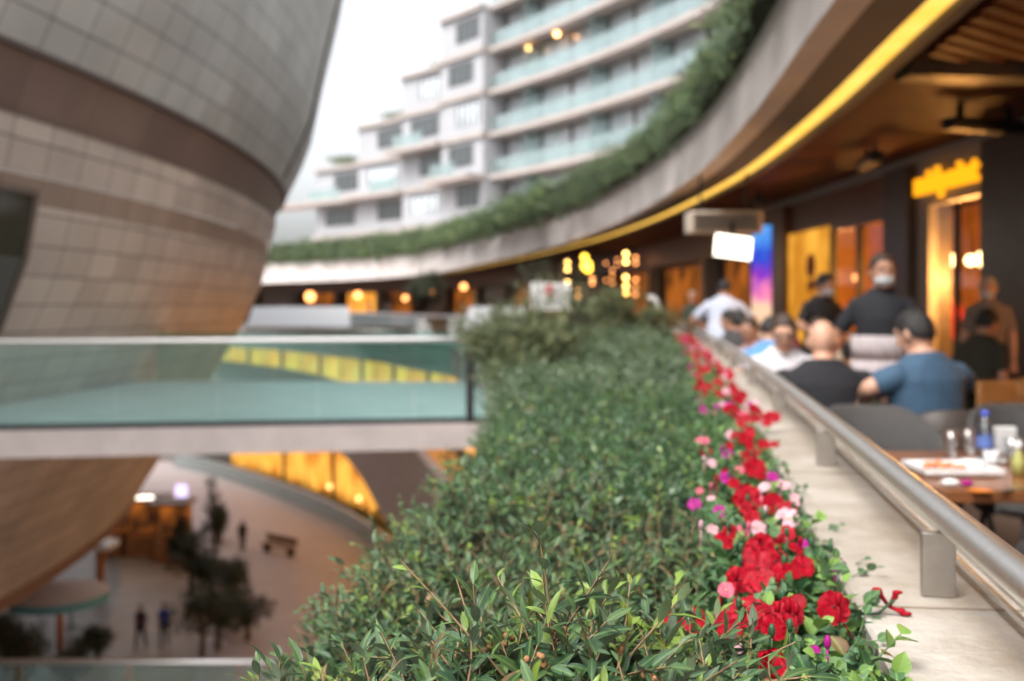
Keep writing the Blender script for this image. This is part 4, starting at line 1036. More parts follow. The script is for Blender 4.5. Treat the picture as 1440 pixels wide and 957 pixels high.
# sprawling petunia over the ledge
t = thing('petunia', 'red petunia seen from the side, sprawling over the pale ledge', 'flower', (.47,1.45,.9))
p0 = Vector((.475,1.44,.955)); stem = MB(); stem.tube([Vector((.43,1.44,.90)),p0,U(1235,862,1.45),U(1262,838,1.45)], .002, 5); part('stem', stem, 'leaf_flower', t, True)
for ex, ey in ((1233,828),(1262,832),(1275,862)):
    tip = U(ex,ey,1.45); root = U(1250,852,1.455); pm = MB(); pm.tube([root, root.lerp(tip,.6), tip], [.0025,.0035,.0015], 6); 
    dd = (tip-root).normalized(); pm.ell(tip,(.008,.006,.003),None,8,5); pm.ell(root.lerp(tip,.75),(.005,.005,.006),None,8,5); part('blossom', pm, 'R', t, True)
lp = np.array([U(1215,848,1.45),U(1222,870,1.44),U(1240,872,1.45),U(1208,862,1.44),U(1228,852,1.46)]); 
lv = leaves(lp, np.array([(.3,-.2,.5),(.6,-.3,-.1),(.9,0,-.5),(-.2,-.3,.4),(.2,.1,.8)],float), np.array([(0,-.6,.8)]*5,float), np.full(5,.028), np.full(5,.017), np.tile([.6,.1,0,1.],(5,1)))
leaf_part('leaves', [lv], 'leaf_flower', t)

# ------------------------------------------------------------------ furniture
def tub_chair(loc, rz, label, m='chair', cat='chair', legs='dark_metal', back=.84):
    "rounded tub chair facing local +Y: curved shell, seat pad, four legs"
    t = thing('tub_chair', label, cat, loc, rz, 'chairs on the restaurant terrace')
    sh = MB(); n = 22; rows = []
    for i in range(n+1):
        a = R(-90-112+224*i/n); k = abs(i/n-.5)*2
        top = back-(back-.64)*max(0,k-.25)**1.4/.75**1.4; ro, ri = .31, .272
        ca, sa = math.cos(a), math.sin(a)
        rows.append([(ca*ri*.98,sa*ri*.9,.43),(ca*ri*1.06,sa*ri*1.0,top-.015),(ca*(ri+.02)*1.06,sa*(ri+.02),top),(ca*ro*1.06,sa*ro*1.0,top-.015),(ca*ro*.96,sa*ro*.88,.40)])
    b = len(sh.v)
    for r_ in rows: sh.v += r_
    for i in range(n):
        for j in range(5): q=(j+1)%5; sh.f.append((b+i*5+j,b+i*5+q,b+(i+1)*5+q,b+(i+1)*5+j)); sh.uv.append(None)
    sh.f.append(tuple(b+j for j in range(5))); sh.f.append(tuple(b+n*5+j for j in reversed(range(5)))); sh.uv += [None,None]
    part('backrest', sh, m, t, True, world=False)
    st = MB(); st.lathe([(.001,.40),(.255,.40),(.27,.42),(.27,.445),(.25,.465),(.001,.47)], (0,.01,0), 24); part('seat', st, m, t, True, world=False)
    for x in (-1,1):
        for y in (-1,1): part('leg', MB().tube([(x*.17,y*.17,.41),(x*.22,y*.22,0)], [.016,.011], 8), legs, t, True, world=False)
    return t
def table(loc, sx, sy, h, label, m='wood_table', rz=0.):
    t = thing('table', label, 'table', loc, rz, 'tables on the restaurant terrace')
    part('tabletop', MB().box((0,0,h-.022),(sx,sy,.044)), m, t, bevel=.005, world=False)
    for x in (-1,1):
        part('leg', MB().box((x*(sx/2-.25),0,(h-.044)/2+.01),(.06,.06,h-.064)), 'dark_metal', t, world=False)
        part('foot', MB().box((x*(sx/2-.25),0,.012),(.08,sy*.7,.024)), 'dark_metal', t, world=False)
    return t
def stool(loc, rz, label):
    t = thing('wooden_chair', label, 'chair', loc, rz, 'pale wooden chairs by the shop wall')
    part('seat', MB().box((0,0,.45),(.42,.42,.05)), 'chair_brown', t, bevel=.02, world=False)
    part('backrest', MB().box((0,-.2,.74),(.40,.03,.22)), 'oak', t, bevel=.012, world=False)
    for x in (-1,1):
        part('leg', MB().tube([(x*.17,.17,.43),(x*.2,.2,0)], [.022,.015], 8), 'oak', t, True, world=False)
        part('leg', MB().tube([(x*.18,-.21,.84),(x*.17,-.17,.43),(x*.2,-.24,0)], [.016,.02,.015], 8), 'oak', t, True, world=False)
    return t
table((2.28,4.02,0), 1.5, .98, .75, 'dark wooden table set with a white tray and glasses, nearest the railing')
tub_chair((1.80,4.86,0), R(176), 'grey tub chair behind the tray table, nearer the railing', back=.90)
tub_chair((2.60,4.92,0), R(184), 'grey tub chair behind the tray table, farther from the railing', back=.90)
tub_chair((1.83,2.98,0), R(4), 'grey tub chair tucked in on the near side of the tray table', back=.85)
tub_chair((2.36,5.52,0), R(8), 'brown tub chair holding the man in the blue T-shirt', 'chair_brown', back=.86)
tub_chair((1.86,5.95,0), R(-4), 'brown tub chair holding the bald man', 'chair_brown', back=.80)
table((2.10,6.55,0), 1.25, .8, .75, 'dark wooden table in front of the bald man', 'wood')
table((2.3,9.7,0), 1.2, .8, .75, 'dark wooden table in front of the man in light blue', 'wood')
table((4.55,8.6,0), 1.3, .8, .76, 'dark wooden table by the shop wall beside the pale wooden chairs', 'wood')
stool((3.55,7.6,0), R(20), 'pale wooden chair nearest the man in the blue T-shirt'); stool((4.15,8.0,0), R(5), 'pale wooden chair pushed in at the wall table')
stool((4.35,9.4,0), R(175), 'pale wooden chair behind the wall table'); stool((3.4,10.6,0), R(60), 'pale wooden chair behind the waiter in black')
# things on the near table
TZ = .75
def on(px, py): D_ = (CAMZ-TZ)*F/(py-HZ); return U(px,py,D_)
c = on(1338,664); t = thing('serving_tray', 'white rectangular plate of food near the railing', 'plate', c)
tb = MB(); tb.box((c.x,c.y,TZ+.012),(.30,.24,.014)); part('plate', tb, 'white', t, bevel=.006)
rim = MB()
for sx in (-1,1): rim.box((c.x+sx*.146,c.y,TZ+.024),(.012,.24,.018)); rim.box((c.x,c.y+sx*.117,TZ+.0235),(.28,.012,.018))
part('rim', rim, 'white', t)
fd = MB(); g = random.Random(4)
for _ in range(16): fd.ell((c.x-.05+g.gauss(0,.05),c.y+g.gauss(0,.03),TZ+.03),(.02,.014,.01),None,7,5)
part('food', fd, mat('orange_food',(.62,.20,.08),.5,var=.5,vscale=30), t, True)
nk = MB(); nk.ell((c.x+.08,c.y+.02,TZ+.03),(.07,.05,.022),None,10,6); part('napkin', nk, 'white', t, True)
def tumbler(px, py, h, r, label):
    c = on(px,py); t = thing('drinking_glass', label, 'glass', c, group='glasses on the tray table')
    part('glass', MB().lathe([(.001,.004),(r*.82,.004),(r,h),(r-.003,h),(r*.80,.012),(.001,.012)], (c.x,c.y,TZ), 24), glass_mat('tumbler_glass',(.93,.95,.96),.10,.02), t, True)
    part('water', MB().lathe([(.001,.014),(r*.79,.014),(r*.86,h*.35),(.001,h*.35)], (c.x,c.y,TZ), 20), glass_mat('tumbler_water',(.9,.93,.95),.06), t, True)
tumbler(1338,640,.11,.034,'clear tumbler standing just behind the white plate'); tumbler(1362,637,.11,.034,'clear tumbler beside the water bottle'); tumbler(1424,648,.10,.036,'clear tumbler at the table end beside the oil bottle')
c = on(1385,648); t = thing('water_bottle', 'small water bottle with a blue cap on the tray table', 'bottle', c)
part('body', MB().lathe([(.001,0),(.032,.002),(.034,.02),(.034,.12),(.026,.155),(.013,.175),(.013,.19),(.001,.19)], (c.x,c.y,TZ), 20), glass_mat('bottle_plastic',(.80,.88,.95),.12,.05), t, True)
part('label_band', MB().lathe([(.0345,.06),(.0345,.11)], (c.x,c.y,TZ), 20), mat('blue_label',(.10,.16,.42),.4), t, True)
part('cap', MB().lathe([(.001,.214),(.015,.212),(.016,.19),(.001,.189)], (c.x,c.y,TZ), 16), mat('blue_cap',(.06,.10,.55),.4), t, True)
c = on(1412,646); t = thing('napkin_holder', 'white napkins standing in a holder behind the oil bottle', 'napkins', c)
part('napkin', MB().box((c.x,c.y,TZ+.075),(.085,.03,.13),0,R(8)), 'white', t); part('holder', MB().box((c.x,c.y,TZ+.02),(.10,.06,.036)), 'steel', t, bevel=.004)
c = on(1394,650); t = thing('coffee_cup', 'small white cup in front of the napkins', 'cup', c)
part('bowl', MB().lathe([(.001,.006),(.022,.006),(.034,.05),(.031,.05),(.02,.012),(.001,.012)], (c.x,c.y,TZ), 20), 'white', t, True)
part('saucer', MB().lathe([(.001,.0),(.03,.0),(.06,.010),(.058,.014),(.03,.005),(.001,.005)], (c.x,c.y,TZ), 24), 'white', t, True)
c = on(1432,668); t = thing('oil_bottle', 'stubby bottle of olive oil with a white cap at the table edge', 'bottle', c)
part('body', MB().lathe([(.001,0),(.024,.001),(.025,.06),(.012,.085),(.012,.10),(.001,.10)], (c.x,c.y,TZ), 18), mat('olive_oil',(.36,.36,.12),.15), t, True)
part('cap', MB().lathe([(.001,.135),(.013,.132),(.014,.10),(.001,.099)], (c.x,c.y,TZ), 14), 'white', t, True)
c = on(1348,684); t = thing('napkin', 'crumpled white and purple paper napkin on the table edge', 'napkin', c)
q = MB(); q.ell((c.x-.03,c.y,TZ+.016),(.035,.025,.014),None,10,6); part('paper', q, 'white', t, True)
q = MB(); q.ell((c.x+.03,c.y,TZ+.014),(.025,.018,.012),None,10,6); part('purple_corner', q, 'M', t, True)
c = on(1378,690); tagged('orange_glint', MB().box((c.x,c.y,TZ+.003),(.07,.05,.004)), mat('orange_glint',(.75,.22,.02),.3), 'small orange card lying at the near edge of the tray table', 'glint')  # flat orange tile standing in for a reflection on the tabletop
c = on(1428,690); t = thing('fork', 'silver fork at the near edge of the tray table', 'fork', c)
part('handle', MB().bar((c.x+.07,c.y+.05,TZ+.006),(c.x-.02,c.y-.0,TZ+.006),.011,.004), 'steel', t); q = MB()
for k in range(4): q.bar((c.x-.02,c.y+.008-k*.006,TZ+.006),(c.x-.07,c.y-.018-k*.006,TZ+.008),.003,.003)
part('tines', q, 'steel', t)

# ------------------------------------------------------------------ people
def voxel(mb, vs, smooth=2, name='body'):
    me = mb.mesh(name); o = bpy.data.objects.new('tmp', me); col.objects.link(o)
    r = o.modifiers.new('r','REMESH'); r.mode = 'VOXEL'; r.voxel_size = vs; r.use_smooth_shade = True
    if smooth: s = o.modifiers.new('s','SMOOTH'); s.factor = .5; s.iterations = smooth
    bpy.context.view_layer.update()
    out = bpy.data.meshes.new_from_object(o.evaluated_get(bpy.context.evaluated_depsgraph_get())); out.name = name
    bpy.data.objects.remove(o); bpy.data.meshes.remove(me); out.polygons.foreach_set('use_smooth',[True]*len(out.polygons)); return out
M['mask'] = mat('mask_paper', (.46,.47,.49), .8, bump=.3, bscale=60)
SKIN = {'light': mat('skin_light',(.52,.29,.20),.5,var=.08,vscale=20), 'tan': mat('skin_tan',(.42,.215,.14),.5,var=.08,vscale=20)}
CL = {}
def cloth(c):
    if c not in CL: CL[c] = mat('cloth_%d' % len(CL), c, .85, var=.14, vscale=14, bump=.25, bscale=30)
    return CL[c]
HAIR = {k: mat('hair_'+k, c, .55, var=.4, vscale=60, bump=.5, bscale=90) for k, c in {'black':(.012,.010,.010),'brown':(.05,.028,.018),'grey':(.35,.32,.29)}.items()}
def person(label, loc, rz, sit=False, shirt=(.05,.05,.05), pants=(.03,.03,.04), hair='black', skin='light', build=1., scale=1., lean=0., turn=0., nod=0., arms=None, sleeve='short', mask=False, glasses=False, vs=.011, apron=None, bald=False, collar=None, group=None, stride=0.):
    t = thing('person', label, 'person', loc, rz, group, scale)
    dz = -.435 if sit else 0.
    Lm = Matrix.Translation((0,0,.93+dz)) @ Matrix.Rotation(-R(lean),4,'X') @ Matrix.Translation((0,0,-.93))
    T = lambda p: Lm @ Vector(p)
    Hm = Lm @ Matrix.Translation((0,.012,1.478)) @ Matrix.Rotation(R(turn),4,'Z') @ Matrix.Rotation(-R(nod),4,'X') @ Matrix.Scale(1.07,4) @ Matrix.Translation((0,-.01,-1.53))
    H = lambda p: Hm @ Vector(p)
    H3 = Hm.to_3x3(); fine = vs < .014
    tor = [(.86,.15,.105,0),(.93,.165,.115,-.01),(1.03,.158,.112,0),(1.15,.155,.112,.012),(1.28,.172,.118,.012),(1.36,.180,.110,.0),(1.42,.158,.090,-.005),(1.46,.108,.074,-.008),(1.50,.070,.062,-.008)]
    def torso(mb, grow=0., z0=0., z1=9., n=20):
        rows = [(z,a*build+grow,b*(.5+.5*build)+grow,y) for z,a,b,y in tor if z0 <= z <= z1]
        mb.tube([T((0,y,z)) for z,a,b,y in rows], [(a,b) for z,a,b,y in rows], n, (1,0,0))
    sx = .168*build
    arms = arms or {}
    A = {}
    for s in (-1,1):
        A[s] = arms.get(s, ((s*(sx+.055),-.02,1.13),(s*(sx+.07),.06,.885)))
        if s not in arms: A[s] = tuple(T(p) for p in A[s])
        else: A[s] = tuple(Vector(p) for p in A[s])
    sho = {s: T((s*sx,-.005,1.375)) for s in (-1,1)}
    if sit: legs = {s: (Vector((s*.10,0,.51)),Vector((s*.15,.43,.52)),Vector((s*.15,.40,.09))) for s in (-1,1)}
    else: legs = {s: (Vector((s*.095,0,.91)),Vector((s*.10,.03+s*stride*.16,.50)),Vector((s*.10,-.02+s*stride*.26,.09))) for s in (-1,1)}
    bm = MB(); torso(bm)
    bm.tube([T((0,-.012,1.43)),H((0,-.004,1.50)),H((0,.0,1.58))],[.066,.057*(.6+.4*build),.056],14,(1,0,0))
    bm.ell(H((0,.005,1.665)),(.076,.096,.105),H3,18,12); bm.ell(H((0,.035,1.60)),(.056,.060,.062),H3,16,10)
    bm.ell(H((0,.088,1.562)),(.022,.018,.016),H3,10,7)
    bm.tube([H((0,.093,1.672)),H((0,.112,1.640)),H((0,.104,1.625))],[.009,.015,.013],8)
    bm.ell(H((0,.092,1.69)),(.05,.012,.012),H3,12,6)
    for s in (-1,1):
        bm.ell(H((s*.079,-.002,1.645)),(.010,.020,.031),H3,8,7)
        bm.ell(H((s*.04,.070,1.625)),(.024,.024,.024),H3,8,6)
        e, w = A[s]; sh = sho[s]; k = .5+.5*build
        bm.tube([sh,sh.lerp(e,.35),e],[.054*k,.050*k,.040*k],12); bm.ell(sh,(.056*k,)*3,None,10,7); bm.ell(e,(.040*k,)*3,None,8,6)
        bm.tube([e,e.lerp(w,.3),w],[.041*k,.042*k,.027],12)
        f = (w-e).normalized(); ref = Vector((0,0,1)) if abs(f.z) < .7 else Vector((0,1,0)); sd = f.cross(ref).normalized(); nr = sd.cross(f)
        curl = -nr if abs(f.z) < .7 else nr
        mm = Matrix((sd,f,nr)).transposed(); pc = w+f*.05; bm.ell(pc,(.038,.052,.017),mm,12,8)
        for q in range(4):
            kx = (q-1.5)*.0205; ln = (.070,.080,.075,.058)[q]
            b0 = pc+sd*kx+f*.035; b1 = b0+f*ln*.5+curl*.010; b2 = b1+f*ln*.32+curl*.028
            bm.tube([b0,b1,b2],[.0092,.0085,.0072],7)
        tb0 = w+f*.025-sd*(s*.026); tb1 = tb0+f*.035-sd*(s*.024)+curl*.008; bm.tube([tb0,tb1,tb1+f*.028+curl*.012],[.012,.0105,.0085],7)
        h_, kn, an = legs[s]; kk = .6+.4*build
        bm.tube([h_,h_.lerp(kn,.4),kn],[.088*kk,.078*kk,.054],12); bm.ell(h_,(.09*kk,)*3,None,10,7); bm.ell(kn,(.055,)*3,None,8,6); bm.tube([kn,kn.lerp(an,.3),an],[.052,.056,.036],12)
        bm.ell(an+Vector((0,.06,-.05)),(.038,.11,.034),None,10,7)
    part('body', voxel(bm, vs, 2), None, t, world=False).data.materials.append(SKIN[skin])
    sm_ = MB(); torso(sm_, .013, .86, 9.)
    for s in (-1,1):
        e, w = A[s]; sh = sho[s]; k = .5+.5*build
        sm_.ell(sh,(.062*k,)*3,None,12,8)
        if sleeve == 'short': sm_.tube([sh,sh.lerp(e,.5),sh.lerp(e,.78)],[.060*k,.062*k,.060*k],14)
        else: sm_.tube([sh,sh.lerp(e,.5),e],[.066*k,.062*k,.055*k],14); sm_.ell(e,(.054*k,)*3,None,8,6); sm_.tube([e,e.lerp(w,.5),w],[.055*k,.048*k,.038],12)
    part('shirt', voxel(sm_, max(vs,.010), 8, 'shirt'), None, t, world=False).data.materials.append(cloth(shirt))
    if collar:
        cm = MB(); cm.tube([H((0,-.006,1.475)),H((0,-.002,1.525))],[(.072,.07),(.066,.064)],18,(1,0,0),cap=False); part('collar', cm, cloth(collar), t, True, world=False)
    pm = MB(); torso(pm, .010, .86, 1.0) if not sit else pm.ell((0,-.01,.55),(.185*build,.15,.11),None,14,9)
    for s in (-1,1):
        h_, kn, an = legs[s]; kk = .6+.4*build
        pm.ell(h_,(.103*kk,)*3,None,12,8); pm.tube([h_,h_.lerp(kn,.5),kn],[.102*kk,.088*kk,.068],14); pm.ell(kn,(.068,)*3,None,10,7); pm.tube([kn,kn.lerp(an,.5),an+Vector((0,0,.0))],[.068,.066,.058],12)
    part('trousers', voxel(pm, max(vs,.012), 3, 'trousers'), None, t, world=False).data.materials.append(cloth(pants))
    for s in (-1,1):
        an = legs[s][2]; so = MB(); so.ell(an+Vector((0,.055,-.043)),(.046,.135,.046),None,14,9); so.tube([an+Vector((0,0,-.05)),an+Vector((0,0,.02))],[.05,.045],10); part('shoe', so, 'dark_metal', t, True, world=False)
    if hair and not bald:
        hm = MB(); nph, nth = 28, 9; rows = []
        for i in range(nph):
            ph = 2*math.pi*i/nph; fr = math.cos(ph)          # +1 at the front
            low = float(np.interp(fr,[-1,-.35,.25,.75,1],[-.62,-.42,-.05,.50,.66])); r_ = []
            for j in range(nth+1):
                el_ = math.pi/2-(math.pi/2-low)*j/nth; tk = (1.09-.04*max(0,fr)) if j < nth else 1.0; tk *= 1+.05*noise2(i,j,.9)
                r_.append(H((.078*tk*math.cos(el_)*math.sin(ph), .004+.098*tk*math.cos(el_)*math.cos(ph), 1.662+.110*tk*math.sin(el_))))
            rows.append(r_)
        b = len(hm.v)
        for r_ in rows: hm.v += [tuple(p) for p in r_]
        for i in range(nph):
            for j in range(nth): q = (i+1)%nph; hm.f.append((b+i*(nth+1)+j,b+i*(nth+1)+j+1,b+q*(nth+1)+j+1,b+q*(nth+1)+j)); hm.uv.append(None)
        part('hair', hm, HAIR[hair], t, True, world=False)
    if fine:
        for s in (-1,1):
            em = MB(); em.ell(H((s*.032,.086,1.66)),(.013,.008,.008),H3,10,6); ey = part('eye', em, 'white', t, True, world=False)
            em = MB(); em.ell(H((s*.032,.0925,1.66)),(.0055,.003,.0055),H3,8,5); part('pupil', em, 'dark_metal', ey, True, world=False)
            em = MB(); em.ell(H((s*.032,.096,1.682)),(.019,.005,.0035),H3,8,5); part('eyebrow', em, HAIR['brown'], t, True, world=False)
        if not mask: mo = MB(); mo.ell(H((0,.094,1.592)),(.023,.007,.007),H3,10,6); part('mouth', mo, mat('lips',(.36,.12,.10),.5), t, True, world=False)
    if mask:
        mk = MB(); mk.ell(H((0,.050,1.600)),(.066,.072,.052),H3,16,10); part('face_mask', mk, 'mask', t, True, world=False)
    if glasses:
        gm = MB()
        for s in (-1,1): gm.tube([H((s*.033+.024*math.cos(a),.106,1.66+.018*math.sin(a))) for a in np.linspace(0,6.283,17)],.0025,5,cap=False); gm.bar(H((s*.058,.10,1.662)),H((s*.080,.0,1.66)),.004,.004)
        gm.bar(H((-.01,.107,1.664)),H((.01,.107,1.664)),.004,.004); part('glasses', gm, 'dark_metal', t, world=False)
    if apron:
        am = MB()
        rows = []
        for z_,ex in ((1.17,.0),(1.0,.008),(.80,.03),(.55,.045)):
            rows.append([T((.205*build*math.sin(a)*(1+ex*1.2),(.15+ex)*math.cos(a),z_)) for a in np.linspace(-1.7,1.7,15)])
        for r0, r1 in zip(rows, rows[1:]):
            for i in range(14): am.quad(r1[i],r1[i+1],r0[i+1],r0[i])
        a_o = part('apron', am, cloth(apron), t, True, world=False); so_ = a_o.modifiers.new('thick','SOLIDIFY'); so_.thickness = .006
    return t
# at the railing tables (seated at z 0; local +Y is the way a person faces)
person('broad dark haired man in a blue T-shirt seen from behind, holding a phone', (2.36,5.56,.02), R(24), True, (.040,.085,.145), (.03,.03,.05), 'black', 'light', 1.32, 1.06, 8, 8, 12, {-1:((-.33,.12,.90-.02),(-.18,.33,.78)),1:((.34,.10,.88),(.12,.38,.80))}, vs=.009, collar=None)
person('bald man in a black T-shirt seen from behind at the railing', (1.88,5.98,-.03), R(-10), True, (.010,.010,.013), (.02,.02,.03), None, 'light', 1.30, 1.05, 8, -8, 10, {-1:((-.33,.10,.88),(-.16,.36,.80)),1:((.34,.08,.86),(.24,.30,.74))}, vs=.009, bald=True)
person('man in a white shirt and glasses facing the camera beside the bald man', (1.96,7.22,.02), R(168), True, (.62,.60,.64), (.05,.05,.08), 'brown', 'light', 1.1, 1.04, 12, 0, 8, {-1:((-.27,.20,.86),(-.10,.38,.80)),1:((.30,.18,.86),(.10,.42,.80))}, vs=.010, glasses=True)
person('man in a light blue shirt seen from behind, leaning to the table', (2.20,8.6,.02), R(-22), True, (.10,.26,.50), (.04,.04,.06), 'black', 'light', 1.12, 1.04, 20, 10, 10, vs=.011)
person('person in a pink top turned to the side beside the light blue shirt', (2.42,9.7,.02), R(120), True, (.52,.30,.28), (.05,.04,.05), 'brown', 'tan', .98, 1.0, 10, 15, 5, vs=.012)
person('dark haired man in a grey shirt seen from behind at the far tables', (2.66,11.6,.02), R(-8), True, (.055,.052,.055), (.03,.03,.03), 'black', 'tan', 1.12, 1.04, 8, 0, 5, vs=.012)
person('person in a black top with cropped hair facing sideways at the far tables', (2.86,12.7,.02), R(70), True, (.02,.02,.025), (.03,.03,.03), 'black', 'light', 1.05, 1.04, 6, 0, 5, vs=.012)
person('seated person in navy blue at the far end of the railing', (3.05,15.2,.02), R(60), True, (.03,.035,.09), (.03,.03,.03), 'black', 'tan', 1.0, 1.0, 10, 0, 5, vs=.014)
person('seated person in black beside the far end of the railing', (3.4,15.6,.02), R(100), True, (.02,.02,.02), (.03,.03,.03), 'brown', 'tan', 1.0, 1.0, 12, 0, 5, vs=.014)
person('grey haired woman in a dark green top standing past the hedge', (3.45,19.0,.01), R(150), False, (.05,.06,.045), (.03,.03,.03), 'grey', 'light', .95, .98, 0, 0, 0, vs=.014)
person('waiter in a pale blue shirt bending over a table, seen from behind', (2.86,13.6,.01), R(-25), False, (.50,.54,.66), (.02,.02,.025), 'black', 'tan', 1.15, 1.04, 14, 0, 10, {-1:((-.42,.10,1.16),(-.50,.28,.98)),1:((.40,.2,1.15),(.36,.42,1.05))}, vs=.013)
person('masked waiter in a black polo and white apron walking between tables', (2.62,7.05,.01), R(158), False, (.012,.013,.018), (.03,.03,.035), 'brown', 'tan', .98, 1.02, 0, 18, 4, {1:((.31,-.05,1.16),(.36,.02,.90)),-1:((-.30,.06,1.16),(-.20,.24,1.02))}, vs=.010, mask=True, apron=(.42,.37,.38), collar=(.6,.6,.62), stride=.7)
person('masked waiter in black standing in front of the window bay', (3.42,11.1,.01), R(200), False, (.014,.014,.016), (.02,.02,.02), 'black', 'tan', 1.05, 1.02, 6, 20, 8, {1:((.30,.08,1.16),(.16,.30,1.08)),-1:((-.30,.08,1.16),(-.14,.32,1.06))}, vs=.013, mask=True)
person('seated person in dark olive by the wall table, seen from behind', (4.22,9.05,.05), R(-60), True, (.035,.032,.022), (.03,.03,.03), 'black', 'tan', 1.1, 1.04, 10, 0, 10, vs=.012)
person('masked person in a grey top standing before the broad dark pillar', (4.78,10.0,.01), R(150), False, (.20,.15,.12), (.03,.03,.03), 'grey', 'light', 1.0, .98, 0, 0, 5, vs=.013, mask=True)
person('person in a red shirt inside the restaurant entrance', (6.05,13.9,.01), R(140), False, (.42,.02,.02), (.03,.03,.03), 'black', 'tan', 1.0, 1.0, 0, 0, 5, vs=.014)
person('seated woman in a cream top on the shop side of the row of tables', (3.0,9.2,.02), R(100), True, (.45,.38,.30), (.05,.05,.07), 'brown', 'light', .95, 1.0, 12, 0, 8, vs=.013)
person('seated man in dark red on the shop side of the far tables', (3.25,11.2,.02), R(80), True, (.16,.02,.025), (.03,.03,.03), 'black', 'tan', 1.05, 1.02, 14, 0, 8, vs=.013)
person('seated man in grey by the window bay table', (4.35,12.6,.02), R(200), True, (.10,.10,.11), (.03,.03,.03), 'brown', 'tan', 1.05, 1.02, 10, 0, 8, vs=.013)
table((2.9,11.6,0), .9, .8, .75, 'dark wooden table at the far end of the railing row', 'wood')
table((4.3,11.9,0), 1.0, .8, .76, 'dark wooden table in front of the window bay', 'wood')
for x_, y_, r_, l_ in ((3.0,9.2,100,'tub chair under the woman in the cream top'),(3.25,11.2,80,'tub chair under the man in dark red'),(4.35,12.6,200,'tub chair under the man in grey by the window bay'),(2.2,8.6,-22,'tub chair under the man in light blue'),(2.66,11.6,-8,'tub chair under the man in the grey shirt'),(1.96,7.22,168,'tub chair under the man in the white shirt')):
    tub_chair((x_,y_-.03,0), R(r_), l_, 'chair', back=.78)
t = thing('phone', 'dark phone held in front of the man in the blue T-shirt', 'phone', (2.12,5.98,.80))
part('case', MB().box((2.13,5.93,.845),(.15,.012,.085),R(24),R(-35)), 'dark_metal', t, bevel=.004)
part('display', MB().box((2.1265,5.922,.8505),(.135,.003,.072),R(24),R(-35)), 'dark_glass', t)
t = thing('soda_glass', 'pink drink in a glass standing between the two seated men', 'glass', (2.12,6.5,.75))
part('glass', MB().lathe([(.001,0),(.03,0),(.035,.15),(.033,.15),(.028,.01),(.001,.01)], (2.12,6.5,.752), 18), 'g_clear', t, True)
part('drink', MB().lathe([(.001,.012),(.027,.012),(.031,.12),(.001,.12)], (2.12,6.5,.752), 18), mat('pink_drink',(.6,.28,.30),.2), t, True)
for k, (px_, D_, c_, lb_) in enumerate(((690,50,(.6,.6,.66),'diner in a white top under the far canopy near the white board'),(668,52,(.05,.08,.25),'diner in dark blue under the far canopy'),(520,60,(.3,.05,.04),'diner in dark red under the far canopy'),(398,66,(.12,.2,.5),'diner in blue under the far canopy next to the tower'),(545,58,(.03,.03,.03),'diner in black beside the orange far lamp'))):
    person(lb_, (U(px_,430,D_).x,D_,.0), R(200+40*k), False, c_, vs=.03, group='distant diners under the far canopy')

# tub tree under the far canopy
bush('tub_tree', 'dark leafy tub tree under the far canopy', 'tree', (U(597,400,54).x,54,2.2), (1.3,1.0,.9), 420, .2, .1, 'leaf_dark', 81, slen=.4, trunk=.06, base=(U(597,400,54).x,54,.01))
far_rail = thing('far_balustrade', 'glass balustrade on the far terrace edge beside the white box', 'balustrade', (-6,36,.42))
fr_ = [(x+.12,y) for x,y in RING if 22.5 < y < 43]
part('glass_panel', MB().sweep(fr_, [(-.01,.43),(-.01,1.12),(.01,1.12),(.01,.43)]), 'g_teal', far_rail); part('handrail', MB().tube([(x,y,1.16) for x,y in fr_], .04, 6), 'steel', far_rail, True)

# ------------------------------------------------------------------ the plaza below
def plaza(px, py): D_ = (CAMZ-G)*F/(py-HZ); return Vector((U(px,py,D_).x, D_, G))
def plaza_at(px, py, z):
    D_ = (CAMZ-z)*F/(py-HZ); return Vector((U(px,py,D_).x, D_, z))
c = plaza_at(84,832,-9.4); t = thing('round_parasol', 'round pale parasol with a blue fringe on an orange post', 'parasol', (c.x,c.y,G), group='parasols on the plaza')
part('canopy', MB().lathe([(.02,.35),(.9,.25),(1.75,0),(1.78,-.02),(.9,.18),(.02,.28)], (c.x,c.y,-9.4), 28), mat('pale_canvas',(.50,.42,.38),.8,var=.06,vscale=3), t, True)
part('fringe', MB().lathe([(1.77,0),(1.79,-.32),(1.75,-.32),(1.74,0)], (c.x,c.y,-9.42), 28), 'teal', t)
part('post', MB().tube([(c.x,c.y,G),(c.x,c.y,-9.1)], .12, 10), mat('orange_post',(.58,.17,.04),.6), t, True)
part('base', MB().lathe([(.001,0),(.5,0),(.45,.12),(.001,.14)], (c.x,c.y,G+.01), 20), 'dark_metal', t)
c = plaza_at(138,763,-9.4); t = thing('square_parasol', 'small square white parasol on an orange post', 'parasol', (c.x,c.y,G), group='parasols on the plaza')
cm = MB(); h_ = .72; apx_ = (c.x,c.y,-9.1)
crn = [(c.x-h_,c.y-h_,-9.4),(c.x+h_,c.y-h_,-9.4),(c.x+h_,c.y+h_,-9.4),(c.x-h_,c.y+h_,-9.4)]
for i in range(4): cm.v += [apx_,crn[i],crn[(i+1)%4]]; cm.f.append((3*i,3*i+1,3*i+2)); cm.uv.append(None)
for i in range(4): a, b = crn[i], crn[(i+1)%4]; cm.quad(a,b,(b[0],b[1],b[2]-.2),(a[0],a[1],a[2]-.2))
part('canopy', cm, 'white', t); part('post', MB().box((c.x+.1,c.y,-10.65),(.3,.3,2.7)), M['brick'], t)
